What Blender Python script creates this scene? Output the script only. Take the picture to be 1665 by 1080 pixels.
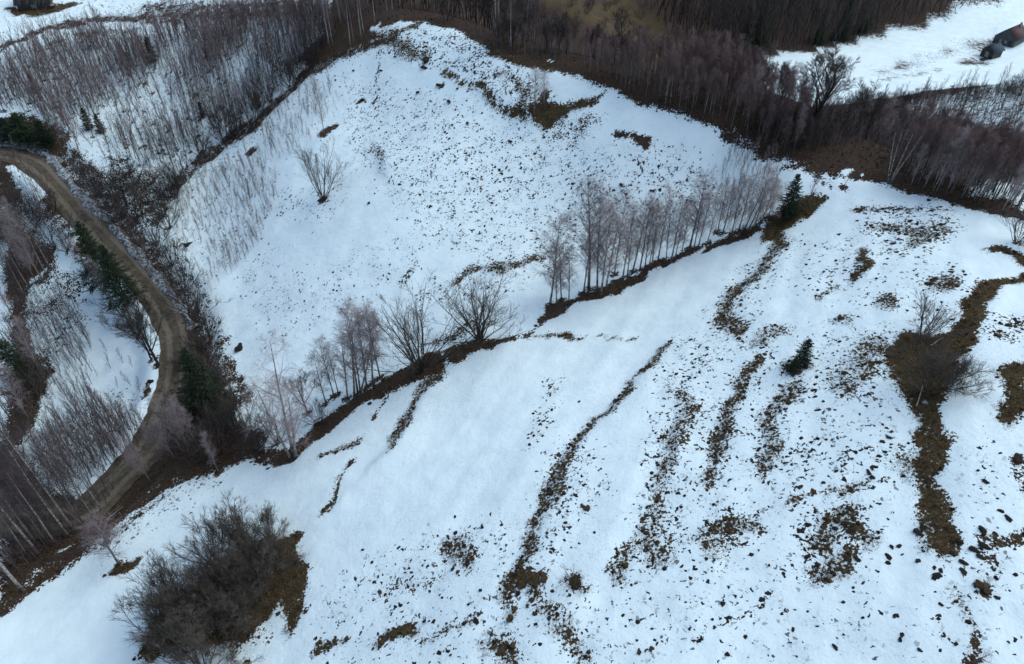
import bpy, math, random
import numpy as np
from math import radians, sin, cos, pi

# ------------------------------------------------------------------ camera, sky, sun, exposure
for o in list(bpy.data.objects):
    bpy.data.objects.remove(o, do_unlink=True)
scene = bpy.context.scene
col = scene.collection

CAM_H, PITCH, FPX, CX, CY = 60.0, 40.0, 1124.0, 832.5, 540.0
cd = bpy.data.cameras.new('camera')
cd.sensor_width = 36.0
cd.lens = 36.0 * FPX / 1665.0
cd.clip_start, cd.clip_end = 0.5, 4000.0
cam = bpy.data.objects.new('camera', cd)
cam.location = (0, 0, CAM_H)
cam.rotation_euler = (radians(90 - PITCH), 0, 0)
col.objects.link(cam)
scene.camera = cam

SUN_EL, SUN_AZ = 52.0, 72.0            # azimuth measured clockwise from +Y
world = bpy.data.worlds.new('World')
scene.world = world
world.use_nodes = True
wn = world.node_tree.nodes
wn.clear()
w_out = wn.new('ShaderNodeOutputWorld')
w_bg = wn.new('ShaderNodeBackground')
w_sky = wn.new('ShaderNodeTexSky')
w_sky.sky_type = 'NISHITA'
w_sky.sun_disc = False
w_sky.sun_elevation = radians(SUN_EL)
w_sky.sun_rotation = radians(SUN_AZ)
w_sky.altitude = 900
w_sky.air_density = 1.0
w_sky.dust_density = 3.0
w_sky.ozone_density = 0.4
w_bg.inputs['Strength'].default_value = 0.15
world.node_tree.links.new(w_sky.outputs[0], w_bg.inputs['Color'])
world.node_tree.links.new(w_bg.outputs[0], w_out.inputs['Surface'])

sd = bpy.data.lights.new('sun', 'SUN')
sd.energy = 1.4
sd.angle = radians(60)
sd.color = (0.84, 1.0, 0.99)
sun = bpy.data.objects.new('sun', sd)
sun.rotation_euler = (radians(90 - SUN_EL), 0, radians(180 - SUN_AZ))
sun.location = (80, 30, 160)
col.objects.link(sun)

scene.view_settings.view_transform = 'Standard'
scene.view_settings.look = 'None'
scene.view_settings.gamma = 1.0
scene.view_settings.use_curve_mapping = False
scene.view_settings.exposure = 0.35
scene.cycles.max_bounces = 5
scene.cycles.diffuse_bounces = 2
scene.cycles.glossy_bounces = 1
scene.cycles.caustics_reflective = False

# ------------------------------------------------------------------ small helpers
def tag(o, label=None, cat=None, group=None, kind=None):
    if label: o['label'] = label
    if cat: o['category'] = cat
    if group: o['group'] = group
    if kind: o['kind'] = kind
    return o

def link(name, me, parent=None):
    o = bpy.data.objects.new(name, me)
    col.objects.link(o)
    if parent is not None:
        o.parent = parent
    return o

def empty(name, loc=(0, 0, 0), rz=0.0, sc=1.0):
    o = bpy.data.objects.new(name, None)
    o.empty_display_size = 0.3
    o.location = loc
    o.rotation_euler = (0, 0, rz)
    o.scale = (sc, sc, sc) if np.isscalar(sc) else sc
    col.objects.link(o)
    return o

def np_mesh(name, V, F, mats, mi=None, smooth=False):
    """mesh from numpy verts and equal-sided faces (N x k)"""
    V = np.asarray(V, np.float32); F = np.asarray(F, np.int32)
    me = bpy.data.meshes.new(name)
    n, k = F.shape
    me.vertices.add(len(V)); me.vertices.foreach_set('co', V.ravel())
    me.loops.add(n * k); me.loops.foreach_set('vertex_index', F.ravel())
    me.polygons.add(n)
    me.polygons.foreach_set('loop_start', np.arange(0, n * k, k, dtype=np.int32))
    for m in (mats if isinstance(mats, (list, tuple)) else [mats]):
        me.materials.append(m)
    if mi is not None:
        me.polygons.foreach_set('material_index', np.asarray(mi, np.int32))
    if smooth:
        me.polygons.foreach_set('use_smooth', np.ones(n, bool))
    me.update(calc_edges=True)
    me.validate()
    return me

def sstep(a, b, x):
    t = np.clip((x - a) / (b - a), 0, 1)
    return t * t * (3 - 2 * t)

# value noise on numpy arrays
_rs = np.random.RandomState(5)
_tab = _rs.rand(256, 256)
def vnoise(x, y):
    xi = np.floor(x).astype(int); yi = np.floor(y).astype(int)
    fx = x - xi; fy = y - yi
    fx = fx * fx * (3 - 2 * fx); fy = fy * fy * (3 - 2 * fy)
    a = _tab[xi & 255, yi & 255]; b = _tab[(xi + 1) & 255, yi & 255]
    c = _tab[xi & 255, (yi + 1) & 255]; d = _tab[(xi + 1) & 255, (yi + 1) & 255]
    return (a * (1 - fx) + b * fx) * (1 - fy) + (c * (1 - fx) + d * fx) * fy - 0.5
def fbm(x, y, oct=4, s=1.0):
    v = 0; a = 1.0
    for i in range(oct):
        v = v + a * vnoise(x * s + 17.3 * i, y * s + 9.1 * i); a *= 0.5; s *= 2.03
    return v

CP, SP = cos(radians(PITCH)), sin(radians(PITCH))
def pix_dir(u, v):
    a = (np.asarray(u, float) - CX) / FPX
    b = (CY - np.asarray(v, float)) / FPX
    return np.stack([a, CP + b * SP, -SP + b * CP], -1)
def at_z(u, v, z):
    d = pix_dir(u, v)
    return np.array([0, 0, CAM_H]) + d * ((z - CAM_H) / d[..., 2])[..., None]
def W(u, y, z):
    dep = y * CP + (CAM_H - z) * SP
    return ((u - CX) / FPX * dep, y, z)
def to_pix(P):
    P = np.asarray(P, float)
    Z = P[..., 2] - CAM_H
    dep = P[..., 1] * CP - Z * SP
    up = P[..., 1] * SP + Z * CP
    return CX + FPX * P[..., 0] / dep, CY - FPX * up / dep

# ------------------------------------------------------------------ terrain: thin-plate surface through surveyed points
CTRL = [  # pixel u, v and ground height
 (832,1080,17),(500,1080,11),(1200,1080,21),(1660,1080,25),(200,1080,6.5),(832,900,17.5),(1200,850,22),(1600,850,26),
 (600,900,13),(400,900,8.8),(150,1000,5.2),(832,720,17),(1100,650,21),(1300,600,24),(1600,600,27.5),(700,700,14),
 (560,800,12),(400,800,8),(950,580,17.5),(1200,450,22),(1450,430,27),(1640,470,28.5),
 (20,985,3.6),(200,840,5),(330,765,6.5),(470,740,8.7),(560,670,10.8),(680,600,13.7),(780,560,15.6),(900,508,16.7),(1100,430,20),(1280,345,24.5),
 (700,500,13.8),(850,450,16.6),(1000,350,20),(1150,285,24),(450,520,8.8),(600,560,11),
 (600,400,15),(500,350,14.2),(400,420,9.5),(380,520,7),(700,300,19.5),(800,200,24),(600,200,21),(600,120,24.5),(500,250,17.5),(450,180,18.5),
 (900,200,25),(1000,250,24.5),(700,130,26),(340,350,9.5),
 (650,48,29.5),(720,52,30),(800,80,30),(900,112,29.5),(1050,168,28.5),(1150,203,28),(1300,268,27),(1450,303,27.5),(1650,352,28.5),
 (560,80,25.8),(480,130,20.8),(410,200,16.3),(340,255,12.6),(280,310,10.2),
 (60,10,25),(300,60,22.5),(100,80,20.5),(450,40,25.5),(0,40,23.5),(350,150,17.5),(100,170,16),(200,200,15),(200,280,12),(560,30,27.5),
 (0,249,13),(69,275,12),(117,331,10),(181,400,8),(250,472,6.2),(291,545,4.8),(284,622,4.2),(243,732,3.6),(154,820,3.2),(60,890,3.0),(60,848,2.2),
 (180,560,1.8),(100,650,0),(200,650,1.8),(120,480,3.4),(40,600,0),(0,450,3.5),(50,330,8.3),(0,750,-0.5),(80,760,0.6),(200,700,2.2),(20,300,10.5),
 (1320,200,9),(1450,200,10),(1620,300,17),(1560,230,12),(1300,95,5),(1640,65,3.5),(1500,110,4),(1600,130,6),(1600,0,8),(1450,35,5.5),
 (1000,40,14),(1100,80,10),(930,2,20),(1190,85,6),
]
HID = [W(950,108,20),W(1100,108,16.5),W(1230,108,14),W(760,128,23),W(650,150,25),W(820,150,18),W(560,165,27),
 W(1200,190,8),W(1200,240,28),W(950,250,34),W(1450,265,26),W(1650,270,20),W(1800,190,5),W(1800,100,22),W(2000,60,26),
 W(300,200,34),W(0,200,34),W(-200,150,24),W(-200,100,8),W(-200,60,2),W(-150,30,4),W(500,240,38),
 (0,10,17),(40,8,26),(-40,8,6),(90,20,30),(-90,25,2),(0,-40,18),(60,-40,30),(-60,-40,8),
 (0,420,70),(250,420,60),(-250,420,70),(320,200,20),(-320,150,35),(320,20,40),(-300,0,15),(0,-200,30)]
_C = np.array([at_z(u, v, z) for u, v, z in CTRL] + HID)
_sc = 60.0
def _phi(r2):
    return 0.5 * r2 * np.log(np.maximum(r2, 1e-12))
def _fit(P):
    X = P[:, :2] / _sc; n = len(X)
    K = _phi(((X[:, None] - X[None]) ** 2).sum(-1)) + 0.0015 * np.eye(n)
    A = np.zeros((n + 3, n + 3)); A[:n, :n] = K
    A[:n, n] = 1; A[:n, n + 1:] = X; A[n, :n] = 1; A[n + 1:, :n] = X.T
    return np.linalg.solve(A, np.r_[P[:, 2], 0, 0, 0])
_w = _fit(_C)
def _tps(x, y):
    X = _C[:, :2] / _sc; x = x / _sc; y = y / _sc
    z = _w[len(X)] + _w[len(X) + 1] * x + _w[len(X) + 2] * y
    for i in range(len(X)):
        z = z + _w[i] * _phi((x - X[i, 0]) ** 2 + (y - X[i, 1]) ** 2)
    return z

def axis(lo, a, b, hi, st):
    mid = np.arange(a, b + 1e-6, st)
    up = []; s = st; p = mid[-1]
    while p < hi: s *= 1.10; p += s; up.append(p)
    dn = []; s = st; p = mid[0]
    while p > lo: s *= 1.10; p -= s; dn.append(p)
    return np.array(dn[::-1] + list(mid) + up)
GX = axis(-900, -92, 72, 900, 0.41)
GY = axis(-700, 16, 132, 1500, 0.41)
MX, MY = np.meshgrid(GX, GY)                 # rows follow y
_cx = np.clip(MX, -340, 340); _cy = np.clip(MY, -210, 430)
GZ = _tps(_cx, _cy)
GZ += 0.55 * fbm(MX, MY, 3, 0.06) + 0.16 * fbm(MX, MY, 3, 0.35)
# old terraces run down the field: soft swells across that direction
_ac, _al = MX * .89 - MY * .46, MX * .46 + MY * .89
_fw = sstep(-14, 0, MX) * (1 - sstep(62, 72, MY))
GZ += _fw * (0.34 * fbm(_ac * .30, _al * .045, 3, 1.0) + .10 * fbm(_ac * .9, _al * .10, 2, 1.0))
def ground_z(x, y):
    x = np.asarray(x, float); y = np.asarray(y, float)
    i = np.clip(np.searchsorted(GX, x) - 1, 0, len(GX) - 2)
    j = np.clip(np.searchsorted(GY, y) - 1, 0, len(GY) - 2)
    fx = (x - GX[i]) / (GX[i + 1] - GX[i]); fy = (y - GY[j]) / (GY[j + 1] - GY[j])
    return ((GZ[j, i] * (1 - fx) + GZ[j, i + 1] * fx) * (1 - fy) + (GZ[j + 1, i] * (1 - fx) + GZ[j + 1, i + 1] * fx) * fy)
_T = np.concatenate([np.arange(22, 140, 0.6), np.arange(140, 420, 1.5)])
def hit(u, v):
    """where the line of sight through a surveyed pixel first meets the terrain"""
    u = np.atleast_1d(np.asarray(u, float)); v = np.atleast_1d(np.asarray(v, float))
    D = pix_dir(u, v); out = np.zeros((len(u), 3))
    for s in range(0, len(u), 400):
        d = D[s:s + 400]; nrm = np.linalg.norm(d, axis=1, keepdims=True); d = d / nrm
        P = d[:, None, :] * _T[None, :, None]
        gap = P[..., 2] + CAM_H - ground_z(P[..., 0], P[..., 1])
        k = np.argmax(gap < 0, axis=1); k = np.where(k == 0, len(_T) - 1, k)
        lo, hi = _T[k - 1], _T[k]
        for _ in range(14):
            m = 0.5 * (lo + hi); p = d * m[:, None]
            under = p[:, 2] + CAM_H < ground_z(p[:, 0], p[:, 1])
            hi = np.where(under, m, hi); lo = np.where(under, lo, m)
        p = d * hi[:, None]; p[:, 2] = ground_z(p[:, 0], p[:, 1])
        out[s:s + 400] = p
    return out
def hit1(u, v):
    return hit([u], [v])[0]
ROAD_PX = [(-40,250),(0,249),(33,253),(69,275),(92,303),(117,331),(144,361),(181,400),(217,440),(250,474),(276,515),(289,548),(291,585),(284,622),(267,672),(243,728),(205,765),(158,814),(125,838),(75,848),(10,850),(-50,848)]
def smooth_line(P, step=0.6, passes=3):
    for _ in range(passes):
        Q = [P[0]]
        for a, b in zip(P[:-1], P[1:]): Q += [a * .75 + b * .25, a * .25 + b * .75]
        P = np.array(Q + [P[-1]])
    s = np.r_[0, np.cumsum(np.linalg.norm(np.diff(P[:, :2], axis=0), axis=1))]
    t = np.arange(0, s[-1], step)
    return np.stack([np.interp(t, s, P[:, i]) for i in range(P.shape[1])], -1)
ROAD = smooth_line(hit([p[0] for p in ROAD_PX], [p[1] for p in ROAD_PX]))
_k = np.ones(21) / 21
ROAD[:, 2] = np.convolve(np.pad(ROAD[:, 2], 10, mode='edge'), _k, 'valid')
_sl = (slice(*np.searchsorted(GY, [ROAD[:, 1].min() - 8, ROAD[:, 1].max() + 8])), slice(*np.searchsorted(GX, [ROAD[:, 0].min() - 8, ROAD[:, 0].max() + 8])))
_x, _y = MX[_sl], MY[_sl]
_best = np.full(_x.shape, 1e9); _rz = np.zeros(_x.shape)
for p in ROAD:
    d = np.hypot(_x - p[0], _y - p[1]); m = d < _best
    _best[m] = d[m]; _rz[m] = p[2]
_f = 1 - sstep(2.4, 5.5, _best)
GZ[_sl] = GZ[_sl] * (1 - _f) + _rz * _f
def mpp(P):
    """metres per surveyed pixel at a point"""
    return np.linalg.norm(np.asarray(P) - np.array([0, 0, CAM_H]), axis=-1) / FPX
def height_to(P, vtop):
    k = (CY - vtop) / FPX
    return P[1] * (k * CP - SP) / (CP + k * SP) + CAM_H - P[2]
# ------------------------------------------------------------------ where the snow has melted
BARE = np.zeros(MX.shape); SPECK = np.zeros(MX.shape); LITTER = np.zeros(MX.shape); DIRT = np.zeros(MX.shape)
def _win(x0, x1, y0, y1):
    i0, i1 = np.searchsorted(GX, [x0, x1]); j0, j1 = np.searchsorted(GY, [y0, y1])
    return slice(max(j0 - 1, 0), j1 + 1), slice(max(i0 - 1, 0), i1 + 1)
def _seg_mask(P, Wd, soft):
    m = Wd.max() * (1 + soft) + 0.5
    sl = _win(P[:, 0].min() - m, P[:, 0].max() + m, P[:, 1].min() - m, P[:, 1].max() + m)
    x = MX[sl]; y = MY[sl]
    wx = x + 1.1 * fbm(x, y, 3, 0.45); wy = y + 1.1 * fbm(x + 50, y + 31, 3, 0.45)
    best = np.zeros(x.shape)
    for a, b, ra, rb in zip(P[:-1], P[1:], Wd[:-1], Wd[1:]):
        d = b[:2] - a[:2]; L = (d ** 2).sum() + 1e-9
        t = np.clip(((wx - a[0]) * d[0] + (wy - a[1]) * d[1]) / L, 0, 1)
        dist = np.hypot(wx - a[0] - t * d[0], wy - a[1] - t * d[1])
        r = ra + (rb - ra) * t
        best = np.maximum(best, 1 - sstep(r * (1 - soft * 0.6), r * (1 + soft), dist))
    return sl, best
def stroke(pts, s=1.0, soft=0.5, layer='b', lit=None):
    """a trail of surveyed points (u, v, width px)"""
    P = hit([p[0] for p in pts], [p[1] for p in pts])
    Wd = np.array([p[2] * (0.36 if layer == 'b' and s > 0 else .5) for p in pts]) * mpp(P)
    if len(P) == 1:
        P = np.vstack([P, P + 0.01]); Wd = np.r_[Wd, Wd]
    sl, m = _seg_mask(P, Wd, soft)
    if layer == 'b' and .4 <= s <= .72: s *= .93
    _put(sl, m, s, layer, lit)
def _put(sl, m, s, layer, lit):
    T = {'b': BARE, 's': SPECK, 'd': DIRT}[layer]
    if s < 0:
        T[sl] = T[sl] * (1 - m * min(1, -s))
    else:
        T[sl] = np.maximum(T[sl], m * s)
    if lit is not None:
        LITTER[sl] = np.where(m > 0.3, lit, LITTER[sl])
def patch(pts, s=1.0, soft=0.8, layer='b', lit=None, warp=1.0):
    """a surveyed outline; soft is the edge width in metres"""
    P = hit([p[0] for p in pts], [p[1] for p in pts])[:, :2]
    m = soft + 1.5
    sl = _win(P[:, 0].min() - m, P[:, 0].max() + m, P[:, 1].min() - m, P[:, 1].max() + m)
    x0 = MX[sl]; y0 = MY[sl]
    x = x0 + warp * fbm(x0, y0, 3, 0.4); y = y0 + warp * fbm(x0 + 40, y0 + 23, 3, 0.4)
    inside = np.zeros(x.shape, bool); dist = np.full(x.shape, 1e9)
    n = len(P)
    for i in range(n):
        a, b = P[i], P[(i + 1) % n]
        c = ((a[1] > y) != (b[1] > y))
        with np.errstate(divide='ignore', invalid='ignore'):
            xc = (b[0] - a[0]) * (y - a[1]) / (b[1] - a[1] + 1e-12) + a[0]
        inside ^= c & (x < xc)
        d = b - a; t = np.clip(((x - a[0]) * d[0] + (y - a[1]) * d[1]) / ((d ** 2).sum() + 1e-9), 0, 1)
        dist = np.minimum(dist, np.hypot(x - a[0] - t * d[0], y - a[1] - t * d[1]))
    sd_ = np.where(inside, dist, -dist)
    _put(sl, sstep(-soft * 0.5, soft * 0.5, sd_), s, layer, lit)

# everything beyond the crest and in the ravine lies under leaf litter, with the snow fields laid back over it
_far = [(1665,358),(1600,345),(1560,335),(1500,318),(1440,302),(1400,292),(1355,285),(1300,265),(1250,250),(1200,228),(1150,203),(1100,187),(1050,168),(1000,147),(940,125),(900,113),
        (850,103),(800,86),(770,62),(735,48),(690,38),(650,32),(620,28),(600,48),(625,62),(560,82),(500,112),(490,90),(520,60),(540,20),(560,3),
        (900,2),(1240,2),(1595,2),(1560,14),(1500,36),(1430,48),(1380,72),(1320,82),(1240,88),(1225,110),(1255,150),(1330,175),(1400,165),(1450,158),(1520,146),(1560,142),(1665,134)]
patch(_far, 1.0, 1.2, lit=1.0)
stroke([(640,30,60),(760,30,60),(900,40,60)], 1.0, .5, lit=0.6)
patch([(870,2),(1020,2),(1070,30),(1120,80),(1170,110),(1110,110),(1000,60),(930,25)], 1.0, 2, lit=0.0)
patch([(1590,300),(1665,245),(1665,335),(1640,325),(1575,318)], -0.75, 3)
patch([(1470,165),(1560,150),(1665,130),(1665,215),(1560,200),(1500,200)], -0.55, 5)
stroke([(1165,70,10),(1185,85,9),(1215,110,8),(1240,125,8),(1258,135,10)], -0.9, .5)
stroke([(1213,68,14),(1214,75,14)], -0.9, .5)
stroke([(800,83,14),(850,100,16),(900,112,14)], 1.0, .5, lit=0.2)
for q in ((846,78,5),(897,97,6),(1195,217,5),(1380,278,14),(1410,285,8)):
    stroke([q], -1.0, .5)
stroke([(1270,275,14),(1310,265,30),(1330,285,22),(1350,300,10)], 0.7, .7, lit=0.9)
stroke([(1180,215,18),(1230,240,14),(1270,255,20)], 0.85, .8, lit=1.0)
# ravine, road verges, left wood
patch([(0,225),(60,232),(110,262),(150,320),(210,385),(270,450),(320,530),(350,590),(380,640),(395,690),(440,700),(420,740),(330,775),(250,800),(200,850),(110,890),(0,985),
       (0,790),(60,800),(130,815),(215,745),(245,700),(262,640),(262,600),(245,520),(215,470),(170,430),(120,420),(95,390),(60,360),(0,330)], 0.97, 1.2, lit=0.75)
patch([(0,330),(60,350),(95,395),(85,430),(45,455),(40,520),(55,560),(80,620),(60,680),(35,720),(0,760)], 0.96, 1.5, lit=0.9)
patch([(0,750),(30,735),(70,790),(130,815),(60,830),(0,830)], 0.9, 2, lit=0.9)
patch([(8,268),(42,262),(60,285),(80,315),(60,330),(25,300)], -0.9, 1)
stroke([(40,345,30),(60,360,30),(110,390,26)], -0.5, .7)
patch([(70,560),(100,600),(60,640),(85,650),(60,600)], 0.8, 1, lit=0.9)
patch([(128,488),(150,478),(170,520),(200,545),(235,575),(262,610),(262,650),(240,690),(210,725),(150,760),(90,790),(50,740),(70,690),(110,640),(80,580),(45,510),(60,480),(90,470)], -0.93, 1.2)
stroke([(60,470,50),(110,520,60),(90,560,40)], 0.35, .6, 's')
stroke([(85,445,30),(125,470,30),(70,500,30)], 0.5, .8, lit=0.9)
stroke([(150,700,120),(90,750,80)], 0.35, .6, 's')
stroke([(246,620,12),(240,640,8)], 0.9, .5, lit=0.7)
stroke([(225,475,24),(245,520,22),(262,570,20)], -0.85, .6)
# verge between the snow bank and the hillside wood
stroke([(105,245,30),(160,305,36),(215,380,40),(270,450,36),(320,530,40),(365,600,40),(400,650,34)], 0.72, .7, lit=0.85)
stroke([(20,205,60),(70,215,50),(100,240,34)], 0.9, .6, lit=0.6)
stroke([(190,265,50),(200,310,60),(240,290,50),(225,350,60)], 0.55, .9, lit=0.9)
# lower edge of the grove against the open hillside
stroke([(640,55,30),(600,70,36),(560,85,34),(500,115,34),(470,148,26),(430,185,34),(410,205,40),(380,220,44),(340,250,34),(320,262,26)], 0.80, .8, lit=0.85)
stroke([(320,262,30),(290,292,34),(265,325,40),(255,360,36)], 0.6, .8, lit=0.85)
stroke([(290,400,30),(310,450,26),(340,520,24),(370,560,22)], 0.4, .9, lit=0.85)
stroke([(305,398,12)], 1.0, .4, lit=0.9); stroke([(407,250,14)], 1.0, .4, lit=0.9)
# grove: stony brown bands near the hut
stroke([(0,80,12),(40,60,14),(80,45,14),(160,30,18),(240,28,20)], 0.75, .8, lit=0.9)
stroke([(60,85,10),(110,60,10),(170,52,14),(230,48,12)], 0.55, .8, lit=0.9)
stroke([(15,14,12),(30,18,16),(60,18,22),(90,14,18),(130,8,10)], 0.95, .5, lit=0.5)
stroke([(250,20,60),(350,18,60),(450,10,60),(530,20,50)], 0.7, .8, lit=1.0)
stroke([(300,120,420),(200,90,300)], 0.16, .7, 's')
stroke([(150,190,200),(350,170,260)], 0.20, .7, 's')
# hillside
stroke([(690,35,16),(650,50,22),(625,70,22),(660,75,24),(690,85,24)], 0.6, .9, lit=0.5)
patch([(640,45),(740,55),(850,120),(900,165),(830,170),(700,110),(620,90)], 0.42, 2, 's')
stroke([(693,97,18)], 1.0, .4, lit=0.8); stroke([(714,138,11)], 1.0, .4, lit=0.9); stroke([(590,162,11)], 1.0, .4, lit=0.9)
stroke([(720,115,8),(752,131,10),(780,145,12),(805,165,12)], 0.8, .7, lit=0.3)
stroke([(810,120,10),(840,128,12),(860,150,22),(850,175,14)], 0.6, .9, lit=0.3)
patch([(853,176),(886,168),(930,168),(954,155),(987,158),(937,182),(906,195),(886,209),(859,203)], 0.98, .8, lit=0.2)
stroke([(815,165,10),(840,178,14),(860,188,14)], 0.8, .7, lit=0.2)
stroke([(889,155,22)], 1.0, .5, lit=0.8)
stroke([(940,165,26),(985,150,14)], 0.65, .9, lit=0.2)
stroke([(900,205,40),(960,200,40),(940,220,40)], 0.38, .9, lit=0.4)
patch([(994,215),(1020,214),(1061,222),(1056,236),(1046,244),(1036,230),(1022,222),(1000,226)], 1.0, .4, lit=0.9, warp=.5)
stroke([(870,240,10),(895,250,10)], 0.6, .8, lit=0.5)
patch([(560,120),(700,150),(830,190),(900,230),(1050,260),(1150,290),(1000,420),(850,440),(700,400),(640,330),(560,240)], 0.27, 3, 's')
stroke([(600,230,16),(625,260,14),(640,290,8),(640,320,5)], 0.35, .9, 's')
stroke([(600,245,14),(625,265,12)], 0.5, .9, lit=0.6)
patch([(700,220),(760,240),(900,300),(860,330),(740,280)], 0.38, 2, 's')
stroke([(950,300,60),(1050,290,70),(1130,300,60)], 0.34, .8, 's')
stroke([(616,90,4),(612,150,4),(616,175,5)], 0.75, .6, 's')
stroke([(430,330,30),(530,330,50)], 0.2, .9, 's')
stroke([(525,322,16)], 0.95, .5, lit=0.8); stroke([(527,216,22),(545,205,14)], 0.8, .8, lit=0.7)
patch([(270,290),(440,240),(450,330),(400,420),(330,460),(290,380)], 0.14, 3, 's')
stroke([(740,460,20),(760,440,24),(850,430,22),(880,420,18)], 0.6, .9, lit=0.4)
stroke([(655,470,14),(668,440,16),(680,410,12)], 0.45, .9, 's')
stroke([(690,480,40),(760,470,40),(840,460,40)], 0.3, .9, 's')
stroke([(420,440,60),(480,500,90),(560,470,90),(640,420,80)], 0.15, .9, 's')
# hedge bank
HEDGE = [(0,990,34),(60,935,36),(130,885,44),(200,832,36),(260,795,32),(330,765,28),(400,742,26),(470,738,44),(520,700,52),(580,652,54),(640,622,62),(700,592,66)]
stroke(HEDGE[:8], 0.9, .55, lit=0.85); stroke(HEDGE[7:], 1.0, .45, lit=0.8)
stroke([(715,600,30),(680,650,20),(650,705,24),(635,735,12)], 0.66, .8, lit=0.5)
stroke([(740,575,44),(782,560,40),(815,550,14),(830,547,8)], 0.98, .5, lit=0.6)
stroke([(700,560,40),(740,545,40),(800,520,20)], 0.5, .9, lit=0.7)
stroke([(815,553,9),(860,540,10),(885,522,10)], 0.7, .7, lit=0.6)
stroke([(882,518,14),(900,507,30),(925,492,26),(942,484,12)], 1.0, .35, lit=0.75)
stroke([(950,478,16),(975,474,34),(1005,464,42),(1040,447,26),(1060,437,16),(1085,428,20),(1130,410,16)], 1.0, .35, lit=0.75)
stroke([(1152,405,10),(1175,392,30),(1205,385,22),(1232,372,10)], 1.0, .35, lit=0.6)
stroke([(1250,385,24),(1270,362,52),(1300,345,50),(1325,325,34)], 1.0, .4, lit=0.25)
stroke([(870,545,7),(905,546,9),(970,548,8),(1040,547,7)], 0.65, .6, lit=0.4)
stroke([(628,648,9),(614,682,9)], 0.8, .7, lit=0.7)
stroke([(525,742,14),(580,716,22)], 0.66, .9, lit=0.5)
stroke([(572,745,8),(552,795,9),(528,830,12)], 0.75, .7, lit=0.4)
stroke([(200,860,60),(280,815,50),(340,785,40)], 0.25, .9, 's')
stroke([(60,960,16),(120,905,30),(190,860,26),(260,815,22)], 0.55, .9, lit=0.85)
# ploughed-out terrace edges on the field
stroke([(1088,548,12),(1050,600,16),(1000,660,22),(955,700,20),(925,740,34),(900,790,40),(880,850,30),(850,905,30),(830,950,34),(822,1005,22)], 0.64, .8, lit=0.35)
stroke([(940,740,60),(960,800,50)], 0.3, .8, 's')
stroke([(1276,380,26),(1225,450,30),(1187,487,32),(1170,520,30),(1205,540,40)], 0.62, .8, lit=0.3)
stroke([(1272,535,36),(1238,556,40)], 0.58, .9, lit=0.3)
stroke([(1228,586,26),(1187,658,34),(1168,712,36),(1174,740,34),(1156,792,26)], 0.60, .8, lit=0.3)
stroke([(1297,630,26),(1259,658,34),(1249,710,36),(1240,765,22),(1233,785,12)], 0.58, .8, lit=0.3)
stroke([(1098,640,30),(1120,660,40),(1098,713,40),(1080,770,30),(1062,835,46),(1056,860,46),(1078,915,36)], 0.50, .9, lit=0.4)
stroke([(1030,890,30),(1018,930,34)], 0.6, .9, lit=0.3)
stroke([(1660,446,26),(1612,463,26),(1588,497,34),(1567,531,44),(1540,560,60)], 1.0, .35, lit=0.1)
patch([(1461,545),(1547,535),(1564,583),(1567,617),(1533,648),(1526,692),(1526,720),(1489,720),(1495,692),(1478,658),(1447,617),(1447,569)], 1.0, 1.0, lit=0.1)
stroke([(1508,700,34),(1512,778,44),(1520,840,44),(1528,880,40)], 0.9, .6, lit=0.1)
stroke([(1478,745,50),(1488,780,40)], 0.5, .9, lit=0.3)
patch([(1628,595),(1672,585),(1672,692),(1640,690),(1620,640)], 1.0, 1.1, lit=0.1)
stroke([(1610,402,12),(1640,405,22),(1668,420,36)], 0.95, .6, lit=0.3)
stroke([(1400,405,16),(1402,430,18),(1388,458,18)], 0.75, .6, lit=0.2)
stroke([(1350,460,10),(1338,480,10)], 0.7, .7, lit=0.3)
patch([(1385,335),(1470,332),(1560,340),(1560,380),(1500,420),(1430,415),(1400,380)], 0.42, 2, 's', lit=0.2)
stroke([(1388,338,8),(1440,334,10),(1500,337,8)], 0.75, .7, lit=0.3)
stroke([(1430,365,30),(1520,375,40),(1490,395,30)], 0.52, .9, lit=0.15)
stroke([(1530,462,60)], 0.62, .8, lit=0.15); stroke([(1452,490,44)], 0.62, .8, lit=0.15); stroke([(1366,520,40)], 0.6, .8, lit=0.15)
stroke([(1420,565,60),(1385,610,60),(1370,630,60)], 0.5, .9, lit=0.15)
stroke([(1380,580,140),(1400,660,100)], 0.28, .8, 's')
stroke([(1295,600,40),(1310,585,20)], 0.85, .6, lit=0.2)
stroke([(1630,540,60),(1660,530,50)], 0.42, .9, lit=0.6)
stroke([(1500,470,120),(1340,420,120)], 0.16, .8, 's')
stroke([(1130,560,60),(1110,620,80),(1100,700,60)], 0.30, .8, 's')
patch([(1100,760),(1300,720),(1470,700),(1480,820),(1420,960),(1250,1000),(1000,1080),(900,1080),(1000,960)], 0.19, 3, 's')
stroke([(1300,740,120),(1400,730,100)], 0.36, .8, 's')
stroke([(1345,875,50),(1372,835,50),(1400,860,40),(1435,885,30)], 0.66, .8, lit=0.5)
stroke([(1340,925,50),(1390,905,40)], 0.66, .8, lit=0.5)
stroke([(1135,870,24),(1185,845,40),(1228,848,20),(1240,860,12)], 0.62, .8, lit=0.4)
stroke([(1170,900,70),(1180,880,60)], 0.45, .9, lit=0.4)
stroke([(1300,815,16),(1345,800,14),(1420,775,12)], 0.6, .8, lit=0.3)
stroke([(1310,850,30),(1330,910,26)], 0.5, .9, 's')
stroke([(1590,865,22),(1630,868,22),(1670,862,22)], 0.85, .6, lit=0.6)
stroke([(1600,890,36),(1610,920,30)], 0.6, .8, lit=0.6)
patch([(1560,720),(1665,720),(1665,1080),(1450,1080),(1500,960),(1560,880)], 0.15, 3, 's')
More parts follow.
